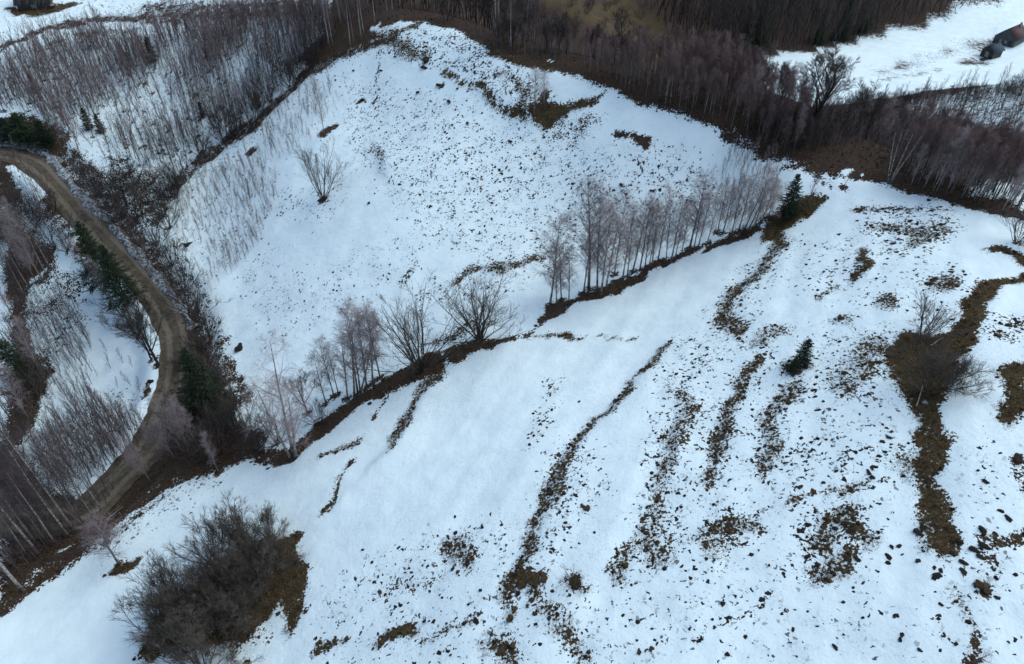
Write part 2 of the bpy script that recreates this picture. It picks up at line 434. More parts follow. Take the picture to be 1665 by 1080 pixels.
stroke([(1650,730,20),(1668,760,30),(1668,820,20)], 0.6, .8, lit=0.6)
stroke([(1545,970,12),(1560,1000,14),(1585,1050,14)], 0.6, .8, lit=0.5)
stroke([(1120,1040,8),(1160,1020,10),(1250,970,8)], 0.6, .6, 's')
patch([(1000,930),(1450,930),(1450,1080),(900,1080)], 0.17, 3, 's')
# bottom middle
stroke([(535,1046,30),(560,1040,14)], 0.72, .8, lit=0.5)
stroke([(630,1036,26),(668,1030,30)], 0.86, .7, lit=0.5)
stroke([(690,1042,16),(770,1013,22)], 0.55, .9, lit=0.5)
stroke([(800,1030,30),(830,1062,44)], 0.66, .8, lit=0.5)
stroke([(855,948,50),(880,945,26)], 0.85, .6, lit=0.4); stroke([(936,948,28)], 0.97, .4, lit=0.5)
stroke([(870,965,30),(930,1040,50),(960,1060,40)], 0.5, .9, lit=0.4)
stroke([(740,885,50),(760,915,40)], 0.6, .9, lit=0.5)
stroke([(620,955,30),(700,940,40)], 0.4, .9, lit=0.5)
stroke([(560,970,80),(700,920,110),(780,880,90)], 0.22, .8, 's')
stroke([(600,1040,120),(900,1040,160)], 0.18, .8, 's')
stroke([(900,620,20),(880,690,30),(860,720,24)], 0.35, .9, 's')
# thicket at the lower left
T_ = [(1300,215),(1225,340),(1235,430),(1320,490),(1300,640),(1275,870),(1210,870),(1200,690),(1170,640),(1090,780),(1000,850),(890,990),(640,965),(380,1035),(290,990),(300,900),(420,680),(620,560),(850,380),(1000,300),(1150,300)]
patch([(160 + x / 3.858, 800 + y / 3.858) for x, y in T_], 0.99, .6, lit=0.35)
stroke([(322,985,18)], -0.9, .5)
stroke([(484,955,18),(490,1000,16),(478,1030,14)], 0.6, .8, lit=0.4)
stroke([(420,1030,40),(390,1075,40)], 0.42, .9, lit=0.6)
patch([(174,934),(200,912),(233,904),(222,921),(205,932),(186,938)], 1.0, .4, lit=0.5, warp=.4)
# faint thin-snow zones
DIRT += 0.28 + 1.1 * fbm(MX, MY, 4, 0.11)
for q in ([(1380,560),(1350,600),(1250,700)], [(900,620),(840,720),(760,820)], [(1000,870),(960,930)], [(480,470),(560,430),(620,380)], [(300,840),(420,790),(520,740)], [(120,960),(220,900),(330,840)], [(560,880),(620,800),(700,700)]):
    stroke([(u, v, 16) for u, v in q], 0.9, .9, 'd')
np.clip(DIRT, 0, 1, out=DIRT)

# beyond the surveyed view: wooded ground behind the summit and above the far forest
def world_patch(P, s, lit):
    P = [tuple(p) for p in P]
    ins = inpoly_xy(MX, MY, P)
    BARE[ins] = s; LITTER[ins] = lit
def inpoly_xy(u, v, pts):
    inside = np.zeros(np.shape(u), bool); n = len(pts)
    for i in range(n):
        (x0, y0), (x1, y1) = pts[i], pts[(i + 1) % n]
        c = (y0 > v) != (y1 > v)
        inside ^= c & (u < (x1 - x0) * (v - y0) / (y1 - y0 + 1e-12) + x0)
    return inside
CREST = hit([530,570,600,640,690,735,770,800,850,900,940,1000,1050,1100,1150,1200,1250,1290], [82,76,52,30,34,46,58,78,98,109,121,143,164,183,199,224,246,260])[:, :2]
_fl = hit([1240,1320,1400,1500,1590], [90,84,62,38,4])[:, :2]
_e = _fl[-1] + (_fl[-1] - _fl[0]) * 3
world_patch(list(CREST + np.array([.6, 1.6])) + [tuple(_fl[0]), *map(tuple, _fl[1:]), tuple(_e), (_e[0], 900), (-400, 900), (-400, 190), (-70, 175), tuple(CREST[0] + np.array([-4, 30]))], 1.0, 1.0)
patch([(870,2),(1020,2),(1070,30),(1120,80),(1170,110),(1110,110),(1000,60),(930,25)], 1.0, 2, lit=0.0)
for v0 in (12, 26, 42, 58):
    stroke([(900 + v0 * 2, v0 - 8, 10), (960 + v0 * 2, v0 + 14, 14), (1030 + v0 * 1.2, v0 + 34, 10)], 1.0, .9, lit=.75)
# far slope: hedge line, track, stony bands
stroke([(1520,122,11),(1560,100,13),(1590,82,15),(1622,58,12)], 0.95, .4, lit=0.9)
stroke([(1500,140,8),(1560,122,8),(1610,98,8),(1668,72,8)], 0.85, .4, lit=0.8)
stroke([(1440,120,30),(1510,95,26),(1590,66,16)], 0.30, .8, 's')
for v0, u0 in ((118,1430),(108,1445),(98,1460),(126,1470),(88,1500),(135,1410)):
    stroke([(u0,v0,6),(u0+40,v0-8,9),(u0+85,v0-17,6)], 0.6, .8, lit=0.7)
stroke([(1225,118,14),(1245,128,20)], 0.35, .8, 's')

# the bare streaks are small ledges: a short riser, then the slope eases back
def ledge(pts, h, reach=3.2):
    P = smooth_line(hit([p[0] for p in pts], [p[1] for p in pts]), .8, 2)
    sl = _win(P[:, 0].min() - 9, P[:, 0].max() + 9, P[:, 1].min() - 9, P[:, 1].max() + 9)
    x, y = MX[sl], MY[sl]; best = np.full(x.shape, 1e9); sg = np.zeros(x.shape); en = np.zeros(x.shape)
    T = np.gradient(P[:, :2], axis=0); n = len(P)
    for i, (p, t) in enumerate(zip(P, T)):
        dx, dy = x - p[0], y - p[1]; d = np.hypot(dx, dy); m = d < best
        best[m] = d[m]; sg[m] = np.sign((t[0] * dy - t[1] * dx)[m]); en[m] = min(1, min(i, n - 1 - i) / 6)
    s = best * sg
    GZ[sl] += h * en * np.tanh(s / .45) * np.exp(-(best / reach) ** 2)
for pts, h in (([(1088,548),(1050,600),(1000,660),(955,700),(925,740),(900,790),(880,850),(850,905),(830,950),(822,1005)], .26),
               ([(1276,380),(1225,450),(1187,487),(1165,530)], .24), ([(1228,586),(1187,658),(1168,712),(1156,792)], .2), ([(1297,630),(1259,658),(1249,710),(1235,785)], .2),
               ([(1120,640),(1098,713),(1062,835)], .18), ([(715,600),(680,650),(645,715),(600,760),(540,820)], .28), ([(1402,405),(1388,458)], .18), ([(1590,500),(1500,700),(1530,880)], .15),
               ([(752,131),(805,165),(880,205)], .3), ([(600,230),(640,320)], .2)):
    ledge(pts, h)

# fine grass flecks on either side of the streaks
for pts in ([(1130,560,50),(1110,640,60),(1085,730,60),(1062,835,60)], [(1250,420,50),(1187,500,60),(1190,560,50)], [(1240,580,50),(1180,680,60),(1160,800,50)], [(1300,630,50),(1255,690,60),(1240,780,50)], [(930,740,70),(900,840,60),(860,930,60)], [(1340,470,40),(1380,420,40)], [(1180,850,90),(1060,880,70)]):
    stroke(pts, .36, .8, 's')

def finish_ground():
    b = np.clip(BARE, 0, 1)
    z = GZ - 0.07 * sstep(.3, .8, b) + 0.03 * fbm(MX, MY, 2, 0.9) * (1 - b)
    nx, ny = len(GX), len(GY)
    V = np.stack([MX, MY, z], -1).reshape(-1, 3)
    idx = np.arange(nx * ny).reshape(ny, nx)
    F = np.stack([idx[:-1, :-1], idx[:-1, 1:], idx[1:, 1:], idx[1:, :-1]], -1).reshape(-1, 4)
    me = np_mesh('ground', V, F, M_ground, smooth=True)
    for nm, A in (('bare', BARE), ('speck', SPECK), ('litter', LITTER), ('thin', DIRT)):
        at = me.attributes.new(nm, 'FLOAT', 'POINT')
        at.data.foreach_set('value', np.clip(A, 0, 1).astype(np.float32).ravel())
    return tag(link('ground', me), kind='structure')
# ------------------------------------------------------------------ procedural materials
def new_mat(name):
    m = bpy.data.materials.new(name); m.use_nodes = True
    nt = m.node_tree
    b = nt.nodes['Principled BSDF']
    b.inputs['Specular IOR Level'].default_value = 0.2
    return m, nt, b
def nd(nt, t, **kw):
    n = nt.nodes.new(t)
    for k, v in kw.items():
        if k.startswith('i_'):
            n.inputs[int(k[2:])].default_value = v
        else:
            setattr(n, k, v)
    return n
def lk(nt, a, b): nt.links.new(a, b)
def noise(nt, co, scale, detail=3, rough=0.55):
    n = nd(nt, 'ShaderNodeTexNoise'); n.inputs['Scale'].default_value = scale
    n.inputs['Detail'].default_value = detail; n.inputs['Roughness'].default_value = rough
    lk(nt, co, n.inputs['Vector']); return n.outputs['Fac']
def ramp(nt, fac, stops):
    r = nd(nt, 'ShaderNodeValToRGB'); cr = r.color_ramp
    while len(cr.elements) < len(stops): cr.elements.new(0.5)
    for e, (p, c) in zip(cr.elements, stops):
        e.position = p; e.color = (*c, 1) if len(c) == 3 else c
    lk(nt, fac, r.inputs['Fac']); return r.outputs['Color']
def math_(nt, op, a, b=None, c=None, clamp=False):
    n = nd(nt, 'ShaderNodeMath', operation=op); n.use_clamp = clamp
    for i, x in enumerate((a, b, c)):
        if x is None: continue
        if isinstance(x, (int, float)): n.inputs[i].default_value = x
        else: lk(nt, x, n.inputs[i])
    return n.outputs[0]
def maprange(nt, v, a, b, c=0.0, d=1.0, smooth=True):
    n = nd(nt, 'ShaderNodeMapRange')
    if smooth: n.interpolation_type = 'SMOOTHSTEP'
    for i, x in enumerate((v, a, b, c, d)):
        if isinstance(x, (int, float)): n.inputs[i].default_value = x
        else: lk(nt, x, n.inputs[i])
    return n.outputs[0]
def mix(nt, f, a, b, blend='MIX'):
    n = nd(nt, 'ShaderNodeMix', data_type='RGBA', blend_type=blend)
    if isinstance(f, (int, float)): n.inputs[0].default_value = f
    else: lk(nt, f, n.inputs[0])
    for s, x in ((6, a), (7, b)):
        if isinstance(x, tuple): n.inputs[s].default_value = (*x, 1)
        else: lk(nt, x, n.inputs[s])
    return n.outputs[2]
def attr(nt, name):
    return nd(nt, 'ShaderNodeAttribute', attribute_name=name).outputs['Fac']
def bump(nt, b, h, strength, dist):
    n = nd(nt, 'ShaderNodeBump'); n.inputs['Strength'].default_value = strength; n.inputs['Distance'].default_value = dist
    lk(nt, h, n.inputs['Height']); lk(nt, n.outputs[0], b.inputs['Normal'])

def ground_material():
    m, nt, b = new_mat('snowy_ground')
    co = nd(nt, 'ShaderNodeNewGeometry').outputs['Position']
    bare, speck, lit, thin = attr(nt, 'bare'), attr(nt, 'speck'), attr(nt, 'litter'), attr(nt, 'thin')
    # patchy melt: coverage against noise
    n1 = noise(nt, co, 0.9, 2, 0.6); n2 = noise(nt, co, 5.2, 3, 0.6)
    nn = math_(nt, 'ADD', math_(nt, 'MULTIPLY', n1, 0.38), math_(nt, 'MULTIPLY', n2, 0.62))
    thr = maprange(nt, nn, 0.38, 0.62, 0.06, 0.94, smooth=False)
    melt = maprange(nt, math_(nt, 'SUBTRACT', bare, thr), -0.08, 0.07)
    # tussock tops showing through: irregular scattered spots
    wob = nd(nt, 'ShaderNodeTexNoise'); wob.inputs['Scale'].default_value = 3.0; wob.inputs['Detail'].default_value = 1
    lk(nt, co, wob.inputs['Vector'])
    vm = nd(nt, 'ShaderNodeVectorMath', operation='MULTIPLY_ADD'); lk(nt, wob.outputs['Color'], vm.inputs[0])
    vm.inputs[1].default_value = (.55, .55, .0); lk(nt, co, vm.inputs[2])
    flat = nd(nt, 'ShaderNodeVectorMath', operation='MULTIPLY'); lk(nt, vm.outputs[0], flat.inputs[0]); flat.inputs[1].default_value = (1, 1, 0)
    dens = math_(nt, 'MULTIPLY', speck, maprange(nt, n1, 0.36, 0.64, 0.3, 1.9))
    sa = noise(nt, flat.outputs[0], 2.7, 2, .5)
    sat = math_(nt, 'SUBTRACT', 0.735, math_(nt, 'MULTIPLY', dens, 0.27))
    spots = math_(nt, 'MULTIPLY', maprange(nt, math_(nt, 'SUBTRACT', sa, sat), -0.008, 0.022), maprange(nt, speck, 0.02, 0.08))
    vo = nd(nt, 'ShaderNodeTexVoronoi', voronoi_dimensions='2D'); vo.inputs['Scale'].default_value = 3.1; lk(nt, flat.outputs[0], vo.inputs['Vector'])
    sep = nd(nt, 'ShaderNodeSeparateColor'); lk(nt, vo.outputs['Color'], sep.inputs[0])
    on = math_(nt, 'GREATER_THAN', math_(nt, 'MULTIPLY', dens, 1.35), sep.outputs[0])
    rad = maprange(nt, sep.outputs[1], 0, 1, .10, .40, smooth=False)
    inn = maprange(nt, math_(nt, 'SUBTRACT', rad, vo.outputs['Distance']), -0.05, 0.06)
    spots = math_(nt, 'MAXIMUM', spots, math_(nt, 'MULTIPLY', math_(nt, 'MULTIPLY', on, inn), maprange(nt, sep.outputs[2], 0.1, 0.7, 0.30, 1.0)))
    cover = math_(nt, 'MAXIMUM', melt, spots)
    # colours
    g2 = noise(nt, co, 9.0, 2, .6)
    gg = math_(nt, 'ADD', math_(nt, 'MULTIPLY', n2, .5), math_(nt, 'MULTIPLY', g2, .5))
    grass = ramp(nt, gg, [(0.30, (.020, .014, .008)), (0.47, (.062, .042, .019)), (0.60, (.105, .073, .033)), (0.74, (.17, .125, .062))])
    litter = ramp(nt, gg, [(0.30, (.014, .009, .007)), (0.48, (.042, .026, .018)), (0.61, (.075, .046, .030)), (0.76, (.12, .080, .055))])
    soil = mix(nt, lit, grass, litter)
    soil = mix(nt, math_(nt, 'MULTIPLY', spots, math_(nt, 'SUBTRACT', 1.0, melt)), soil, (.022, .018, .016))
    s2 = noise(nt, co, 0.45, 2, .6)
    sn = math_(nt, 'MULTIPLY', maprange(nt, math_(nt, 'ADD', math_(nt, 'MULTIPLY', g2, .55), math_(nt, 'MULTIPLY', n2, .45)), 0.49, 0.66), maprange(nt, math_(nt, 'ADD', math_(nt, 'MULTIPLY', thin, .6), math_(nt, 'MULTIPLY', s2, .6)), 0.36, 0.72))
    snow = mix(nt, maprange(nt, s2, .3, .7), (.83, .93, .925), (.76, .865, .868))
    fl = math_(nt, 'MULTIPLY', maprange(nt, math_(nt, 'ADD', math_(nt, 'MULTIPLY', n2, .7), math_(nt, 'MULTIPLY', sa, .3)), 0.50, 0.66), maprange(nt, dens, 0.05, 0.42, 0.0, 0.85))
    sn = math_(nt, 'MAXIMUM', math_(nt, 'MULTIPLY', sn, 0.34), math_(nt, 'MULTIPLY', fl, 0.62))
    snow = mix(nt, sn, snow, (.30, .345, .36))
    lk(nt, mix(nt, cover, snow, soil), b.inputs['Base Color'])
    lk(nt, maprange(nt, cover, 0, 1, .55, .95), b.inputs['Roughness'])
    bump(nt, b, noise(nt, co, 1.3, 4, .62), 0.42, 0.20)
    return m

def var_color(nt, c1, c2, scale=1.2, objvar=0.35):
    """two-tone noise colour with a per-object shift"""
    co = nd(nt, 'ShaderNodeTexCoord').outputs['Object']
    c = mix(nt, maprange(nt, noise(nt, co, scale, 2), .35, .65), c1, c2)
    rnd = nd(nt, 'ShaderNodeObjectInfo').outputs['Random']
    hsv = nd(nt, 'ShaderNodeHueSaturation'); lk(nt, c, hsv.inputs['Color'])
    lk(nt, maprange(nt, rnd, 0, 1, 1 - objvar, 1 + objvar, smooth=False), hsv.inputs['Value'])
    return hsv.outputs[0]
def plain(name, c1, c2, scale=1.2, rough=.85, objvar=.25, bmp=0.0, bscale=8):
    m, nt, b = new_mat(name)
    lk(nt, var_color(nt, c1, c2, scale, objvar), b.inputs['Base Color'])
    b.inputs['Roughness'].default_value = rough
    if bmp:
        co = nd(nt, 'ShaderNodeTexCoord').outputs['Object']
        bump(nt, b, noise(nt, co, bscale, 4, .6), bmp, 0.06)
    return m
def birch_bark(name, lo, hi):
    m, nt, b = new_mat(name)
    co = nd(nt, 'ShaderNodeTexCoord').outputs['Object']
    st = nd(nt, 'ShaderNodeVectorMath', operation='MULTIPLY'); lk(nt, co, st.inputs[0]); st.inputs[1].default_value = (2.5, 2.5, 5.0)
    f = noise(nt, st.outputs[0], 1.0, 3, .7)
    sz = nd(nt, 'ShaderNodeSeparateXYZ'); lk(nt, co, sz.inputs[0])
    low = maprange(nt, sz.outputs[2], 0.2, 2.2, 0.12, 0.0)
    c = ramp(nt, math_(nt, 'SUBTRACT', f, low), [(0.36, (.05, .04, .036)), (0.46, (.24, .21, .185)), (0.60, (.40, .36, .32)), (0.75, (.55, .50, .45))])
    rnd = nd(nt, 'ShaderNodeObjectInfo').outputs['Random']
    hsv = nd(nt, 'ShaderNodeHueSaturation'); lk(nt, c, hsv.inputs['Color'])
    lk(nt, maprange(nt, rnd, 0, 1, lo, hi, smooth=False), hsv.inputs['Value'])
    lk(nt, hsv.outputs[0], b.inputs['Base Color'])
    b.inputs['Roughness'].default_value = .8
    return m

M_ground = ground_material()
M_birch = birch_bark('birch_bark', .55, 1.1)
M_birch_young = birch_bark('young_birch_bark', .28, .7)
M_twig = plain('birch_twigs', (.25, .195, .195), (.34, .28, .275), .8)
M_twig_red = plain('young_birch_twigs', (.118, .076, .074), (.17, .12, .112), .8)
M_twig_wood = plain('wood_birch_twigs', (.095, .070, .072), (.145, .112, .11), .8)
M_twig_pale = plain('scrub_twigs', (.13, .10, .105), (.19, .155, .155), .8)
M_twig_grey = plain('sapling_twigs', (.066, .050, .052), (.105, .082, .083), .8)
M_bark_grey = plain('sapling_bark', (.07, .06, .058), (.15, .13, .12), 1.5)
M_bark_dark = plain('dark_bark', (.026, .021, .019), (.055, .046, .040), 1.5)
M_twig_dark = plain('dark_twigs', (.040, .032, .029), (.066, .054, .048), .8)
M_bark_thicket = plain('thicket_bark', (.055, .047, .039), (.12, .105, .088), 1.5)
M_twig_thicket = plain('thicket_twigs', (.070, .058, .048), (.112, .094, .079), .8)
M_twig_willow = plain('willow_twigs', (.055, .046, .034), (.085, .070, .050), .8)
M_needle = plain('spruce_needles', (.009, .018, .010), (.036, .055, .026), 3.5, .7)
M_brush = plain('brown_brush', (.050, .030, .022), (.085, .055, .040), 1.0)
M_straw = plain('dry_grass', (.085, .055, .026), (.18, .13, .066), 1.0)
M_earth = plain('earth_clod', (.014, .011, .009), (.036, .027, .018), 6.0, .95, .3, .8, 9)
M_tuss = plain('matted_grass', (.034, .022, .012), (.095, .065, .031), 7.0, .95, .3, .8, 12)
M_stone = plain('grey_stone', (.20, .19, .18), (.34, .33, .31), 3.0, .9, .1, .5, 9)
M_log = plain('birch_log', (.18, .16, .14), (.34, .31, .27), 2.0)
M_wood = plain('weathered_boards', (.035, .033, .032), (.075, .068, .062), 3.0, .85, .3)
M_woodpale = plain('pale_boards', (.20, .18, .16), (.30, .27, .24), 3.0, .85, .2)
M_wall = plain('grey_green_boards', (.065, .08, .08), (.10, .115, .11), 2.0, .8, .12)
M_redroof = plain('dark_red_roof', (.055, .028, .028), (.085, .044, .042), 2.0, .7, .1)
M_bluroof = plain('blue_grey_roof', (.035, .050, .066), (.060, .078, .096), 2.0, .9, .1)
M_sheet = plain('zinc_sheet', (.22, .23, .22), (.36, .35, .33), 1.5, .5, .15)
M_glass = plain('window_glass', (.30, .25, .18), (.36, .30, .22), 2.0, .2, .05)
M_snow = None
def snow_material():
    m, nt, b = new_mat('bank_snow')
    co = nd(nt, 'ShaderNodeNewGeometry').outputs['Position']
    n = noise(nt, co, 2.5, 5, .65)
    c = ramp(nt, n, [(0.38, (.07, .06, .05)), (0.47, (.16, .155, .15)), (0.55, (.36, .39, .41)), (0.70, (.60, .66, .69))])
    lk(nt, c, b.inputs['Base Color']); b.inputs['Roughness'].default_value = .7
    bump(nt, b, noise(nt, co, 3.0, 5, .7), .9, .2)
    return m
M_snow = snow_material()
M_gravel = plain('gravel_edge', (.06, .054, .046), (.13, .12, .105), 5.0, .9, .1, .6, 9)
def road_material():
    m, nt, b = new_mat('dirt_road')
    uv = nd(nt, 'ShaderNodeAttribute', attribute_name='across').outputs['Fac']
    co = nd(nt, 'ShaderNodeNewGeometry').outputs['Position']
    n = noise(nt, co, 1.4, 5, .65); n2 = noise(nt, co, .25, 3, .5)
    tr = math_(nt, 'ABSOLUTE', math_(nt, 'SUBTRACT', math_(nt, 'ABSOLUTE', math_(nt, 'ADD', uv, math_(nt, 'MULTIPLY', math_(nt, 'SUBTRACT', n2, .5), .3))), 0.42))
    rut = maprange(nt, tr, 0.08, 0.24, 1.0, 0.0)
    c = ramp(nt, n, [(0.30, (.048, .038, .026)), (0.50, (.092, .073, .050)), (0.70, (.135, .109, .078))])
    c = mix(nt, math_(nt, 'MULTIPLY', rut, .65), c, (.19, .16, .122))
    c = mix(nt, maprange(nt, noise(nt, co, 4.0, 4, .6), .56, .72, 0, .55), c, (.035, .029, .024))
    lk(nt, c, b.inputs['Base Color']); b.inputs['Roughness'].default_value = .9
    bump(nt, b, math_(nt, 'SUBTRACT', n, math_(nt, 'MULTIPLY', rut, .4)), .6, .12)
    return m
M_road = road_material()
# ------------------------------------------------------------------ growing bare trees
def unit(v):
    return v / (np.linalg.norm(v, axis=-1, keepdims=True) + 1e-9)
def grow(rng, S, D, L, R0, R1, nseg, up=0.0, wob=0.1, up2=None):
    """polyline branches: start, direction, length, radii -> nodes (N,k,3), radii (N,k)"""
    N = len(S); P = [S]; d = unit(D); p = S
    for i in range(nseg):
        u = up if up2 is None else up + (up2 - up) * (i / max(nseg - 1, 1))
        d = unit(d + np.array([0, 0, 1.0]) * u / nseg + rng.normal(0, wob, (N, 3)))
        p = p + d * (L / nseg)[:, None]; P.append(p)
    t = np.linspace(0, 1, nseg + 1)
    return np.stack(P, 1), R0[:, None] * (1 - t) + R1[:, None] * t
def sprout(rng, N_, R_, per, t0, t1, ang0, ang1, even=False):
    """starting points of side shoots along given branches"""
    n, k, _ = N_.shape
    if even:
        t = t0 + (t1 - t0) * (np.arange(per)[None] + rng.rand(n, per)) / per
    else:
        t = rng.uniform(t0, t1, (n, per))
    b = np.repeat(np.arange(n), per); t = t.ravel()
    s = t * (k - 1); i = np.minimum(s.astype(int), k - 2); f = (s - i)[:, None]
    P = N_[b, i] * (1 - f) + N_[b, i + 1] * f
    ax = unit(N_[b, i + 1] - N_[b, i])
    r = R_[b, i] * (1 - f[:, 0]) + R_[b, i + 1] * f[:, 0]
    q = unit(np.cross(ax, rng.normal(0, 1, ax.shape)))
    a = np.radians(rng.uniform(ang0, ang1, len(b)))[:, None]
    return P, ax * np.cos(a) + q * np.sin(a), r, t, b
def frames(d):
    h = np.where(np.abs(d[..., 2:3]) > 0.9, np.array([1.0, 0, 0]), np.array([0, 0, 1.0]))
    a = unit(np.cross(d, h)); return a, np.cross(d, a)
def tubes(N_, R_, sides):
    """continuous prisms along polylines -> verts, quads"""
    n, k, _ = N_.shape
    d = np.gradient(N_, axis=1); d = unit(d)
    a, b = frames(unit(N_[:, -1] - N_[:, 0])[:, None, :].repeat(k, 1))
    th = np.arange(sides) * 2 * pi / sides
    V = N_[:, :, None, :] + R_[:, :, None, None] * (a[:, :, None, :] * np.cos(th)[None, None, :, None] + b[:, :, None, :] * np.sin(th)[None, None, :, None])
    base = (np.arange(n)[:, None, None] * k + np.arange(k - 1)[None, :, None]) * sides
    j = np.arange(sides)[None, None]; j2 = (j + 1) % sides
    F = np.stack([base + j, base + j2, base + sides + j2, base + sides + j], -1).reshape(-1, 4)
    return V.reshape(-1, 3), F
def spikes(S, E, R):
    """thin three-sided twigs, tapering to a point; returned as quads with a doubled tip so they join with tubes"""
    d = unit(E - S); a, b = frames(d)
    th = np.arange(3) * 2 * pi / 3
    ring = S[:, None] + R[:, None, None] * (a[:, None] * np.cos(th)[None, :, None] + b[:, None] * np.sin(th)[None, :, None])
    V = np.concatenate([ring, E[:, None]], 1)
    n = len(S); o = np.arange(n)[:, None] * 4
    T = np.concatenate([np.stack([o[:, 0] + i, o[:, 0] + (i + 1) % 3, o[:, 0] + 3], -1) for i in range(3)])
    return V.reshape(-1, 3), T
def join_parts(parts):
    """list of (V, F quads or tris, material index) -> V, tri faces, mi"""
    Vs, Fs, Ms, o = [], [], [], 0
    for V, F, m in parts:
        if F.shape[1] == 4:
            F = np.concatenate([F[:, [0, 1, 2]], F[:, [0, 2, 3]]])
        Vs.append(V); Fs.append(F + o); Ms.append(np.full(len(F), m)); o += len(V)
    return np.concatenate(Vs), np.concatenate(Fs), np.concatenate(Ms)
up3 = np.array([[0, 0, 1.0]])

class Proto:
    """a grown tree: trunk mesh, crown mesh and its height; kept as arrays too so far woods can be massed"""
    def __init__(s, name, h, trunk, crown, mt, mc, w=None):
        s.h = h; s.name = name
        s.tv, s.tf, _ = join_parts([(V, F, 0) for V, F in trunk])
        s.cv, s.cf, s.cm = join_parts([(V, F, 0) for V, F in crown])
        s.mt, s.mc = mt, mc
        s.trunk = np_mesh(name + '_trunk', s.tv, s.tf, [mt], smooth=True)
        s.crown = np_mesh(name + '_crown', s.cv, s.cf, [mc])

def birch(seed, h, nb=46, stems=1, spread=.17, twigs=6, red=False, lowest=.22, name='birch', mt=None, mc=None, fine=1.0, pend=1.0):
    rng = np.random.RandomState(seed)
    S = np.zeros((stems, 3)); S[:, :2] = rng.normal(0, .14, (stems, 2)) if stems > 1 else 0
    S[:, 2] = -.35
    D = up3 + (rng.normal(0, .05, (stems, 3)) if stems == 1 else np.c_[rng.normal(0, .13, (stems, 2)), np.zeros(stems)])
    Lh = h * (1 if stems == 1 else rng.uniform(.8, 1, stems)) * np.ones(stems)
    T, TR = grow(rng, S, D, Lh, .0095 * Lh + .02, .010 + 0 * Lh, 10, .25, .022)
    B, bd, br, bt, bi = sprout(rng, T, TR, nb // stems, lowest, .985, 32, 55, even=True)
    prof = np.sin(np.clip((bt - lowest * .6) / (1 - lowest * .6), 0, 1) ** .8 * pi * .93 + .12)
    BL = h * spread * (.35 + .85 * prof) * rng.uniform(.7, 1.2, len(B))
    N1, R1 = grow(rng, B, bd, BL, np.minimum(br * .5, .035), .006 + 0 * br, 5, .9, .09, -.9 * pend)
    P2, d2, r2, t2, b2 = sprout(rng, N1, R1, 6, .2, 1, 25, 55)
    L2 = BL[b2] * (.6 - .33 * t2) * rng.uniform(.6, 1.2, len(P2)) + .12
    N2, R2 = grow(rng, P2, d2, L2, .008 * fine + 0 * r2, .005 * fine + 0 * r2, 3, .1, .14, -1.0 * pend)
    P3, d3, r3, t3, b3 = sprout(rng, N2, R2, twigs, .15, 1, 20, 60)
    L3 = rng.uniform(.3, .8, len(P3)) * (h / 11) ** .5
    E3 = P3 + unit(d3 - up3 * .45 * pend) * L3[:, None]
    P4, d4, r4, t4, b4 = sprout(rng, N1, R1, 8, .15, 1, 20, 60)
    E4 = P4 + unit(d4 - up3 * .1) * rng.uniform(.25, .6, len(P4))[:, None]
    SS = np.r_[P3, P4]; EE = np.r_[E3, E4]
    return Proto(name, h, [tubes(T, TR, 6)], [tubes(N1, R1, 3), tubes(N2, R2, 3), spikes(SS, EE, np.full(len(SS), .0062 * fine))],
                 mt or M_birch, mc or (M_twig_red if red else M_twig))

def sapling(seed, h, nb=22, fine=1.0, name='sapling', mt=None, mc=None, twigs=4, thick=1.0, low=.18, tall=.26, bs=3, ang=(22, 42)):
    rng = np.random.RandomState(seed)
    T, TR = grow(rng, np.array([[0, 0, -.3]]), up3 + rng.normal(0, .06, (1, 3)), np.array([h]), np.array([.008 * h * thick + .012]), np.array([.006]), 6, .3, .05)
    B, bd, br, bt, bi = sprout(rng, T, TR, nb, low, .97, *ang, even=True)
    BL = h * (tall * (1 - bt) + .07) * rng.uniform(.6, 1.2, nb)
    N1, R1 = grow(rng, B, bd, BL, np.minimum(br * .5, .016) * fine, .005 * fine + 0 * br, bs, .7, .08)
    P3, d3, r3, t3, b3 = sprout(rng, N1, R1, twigs, .2, 1, 18, 45)
    E3 = P3 + unit(d3 + up3 * .3) * (rng.uniform(.25, .6, len(P3)) * (h / 5) ** .5)[:, None]
    return Proto(name, h, [tubes(T, TR, 4)], [tubes(N1, R1, 3), spikes(P3, E3, np.full(len(P3), .0065 * fine))], mt or M_bark_grey, mc or M_twig_grey)

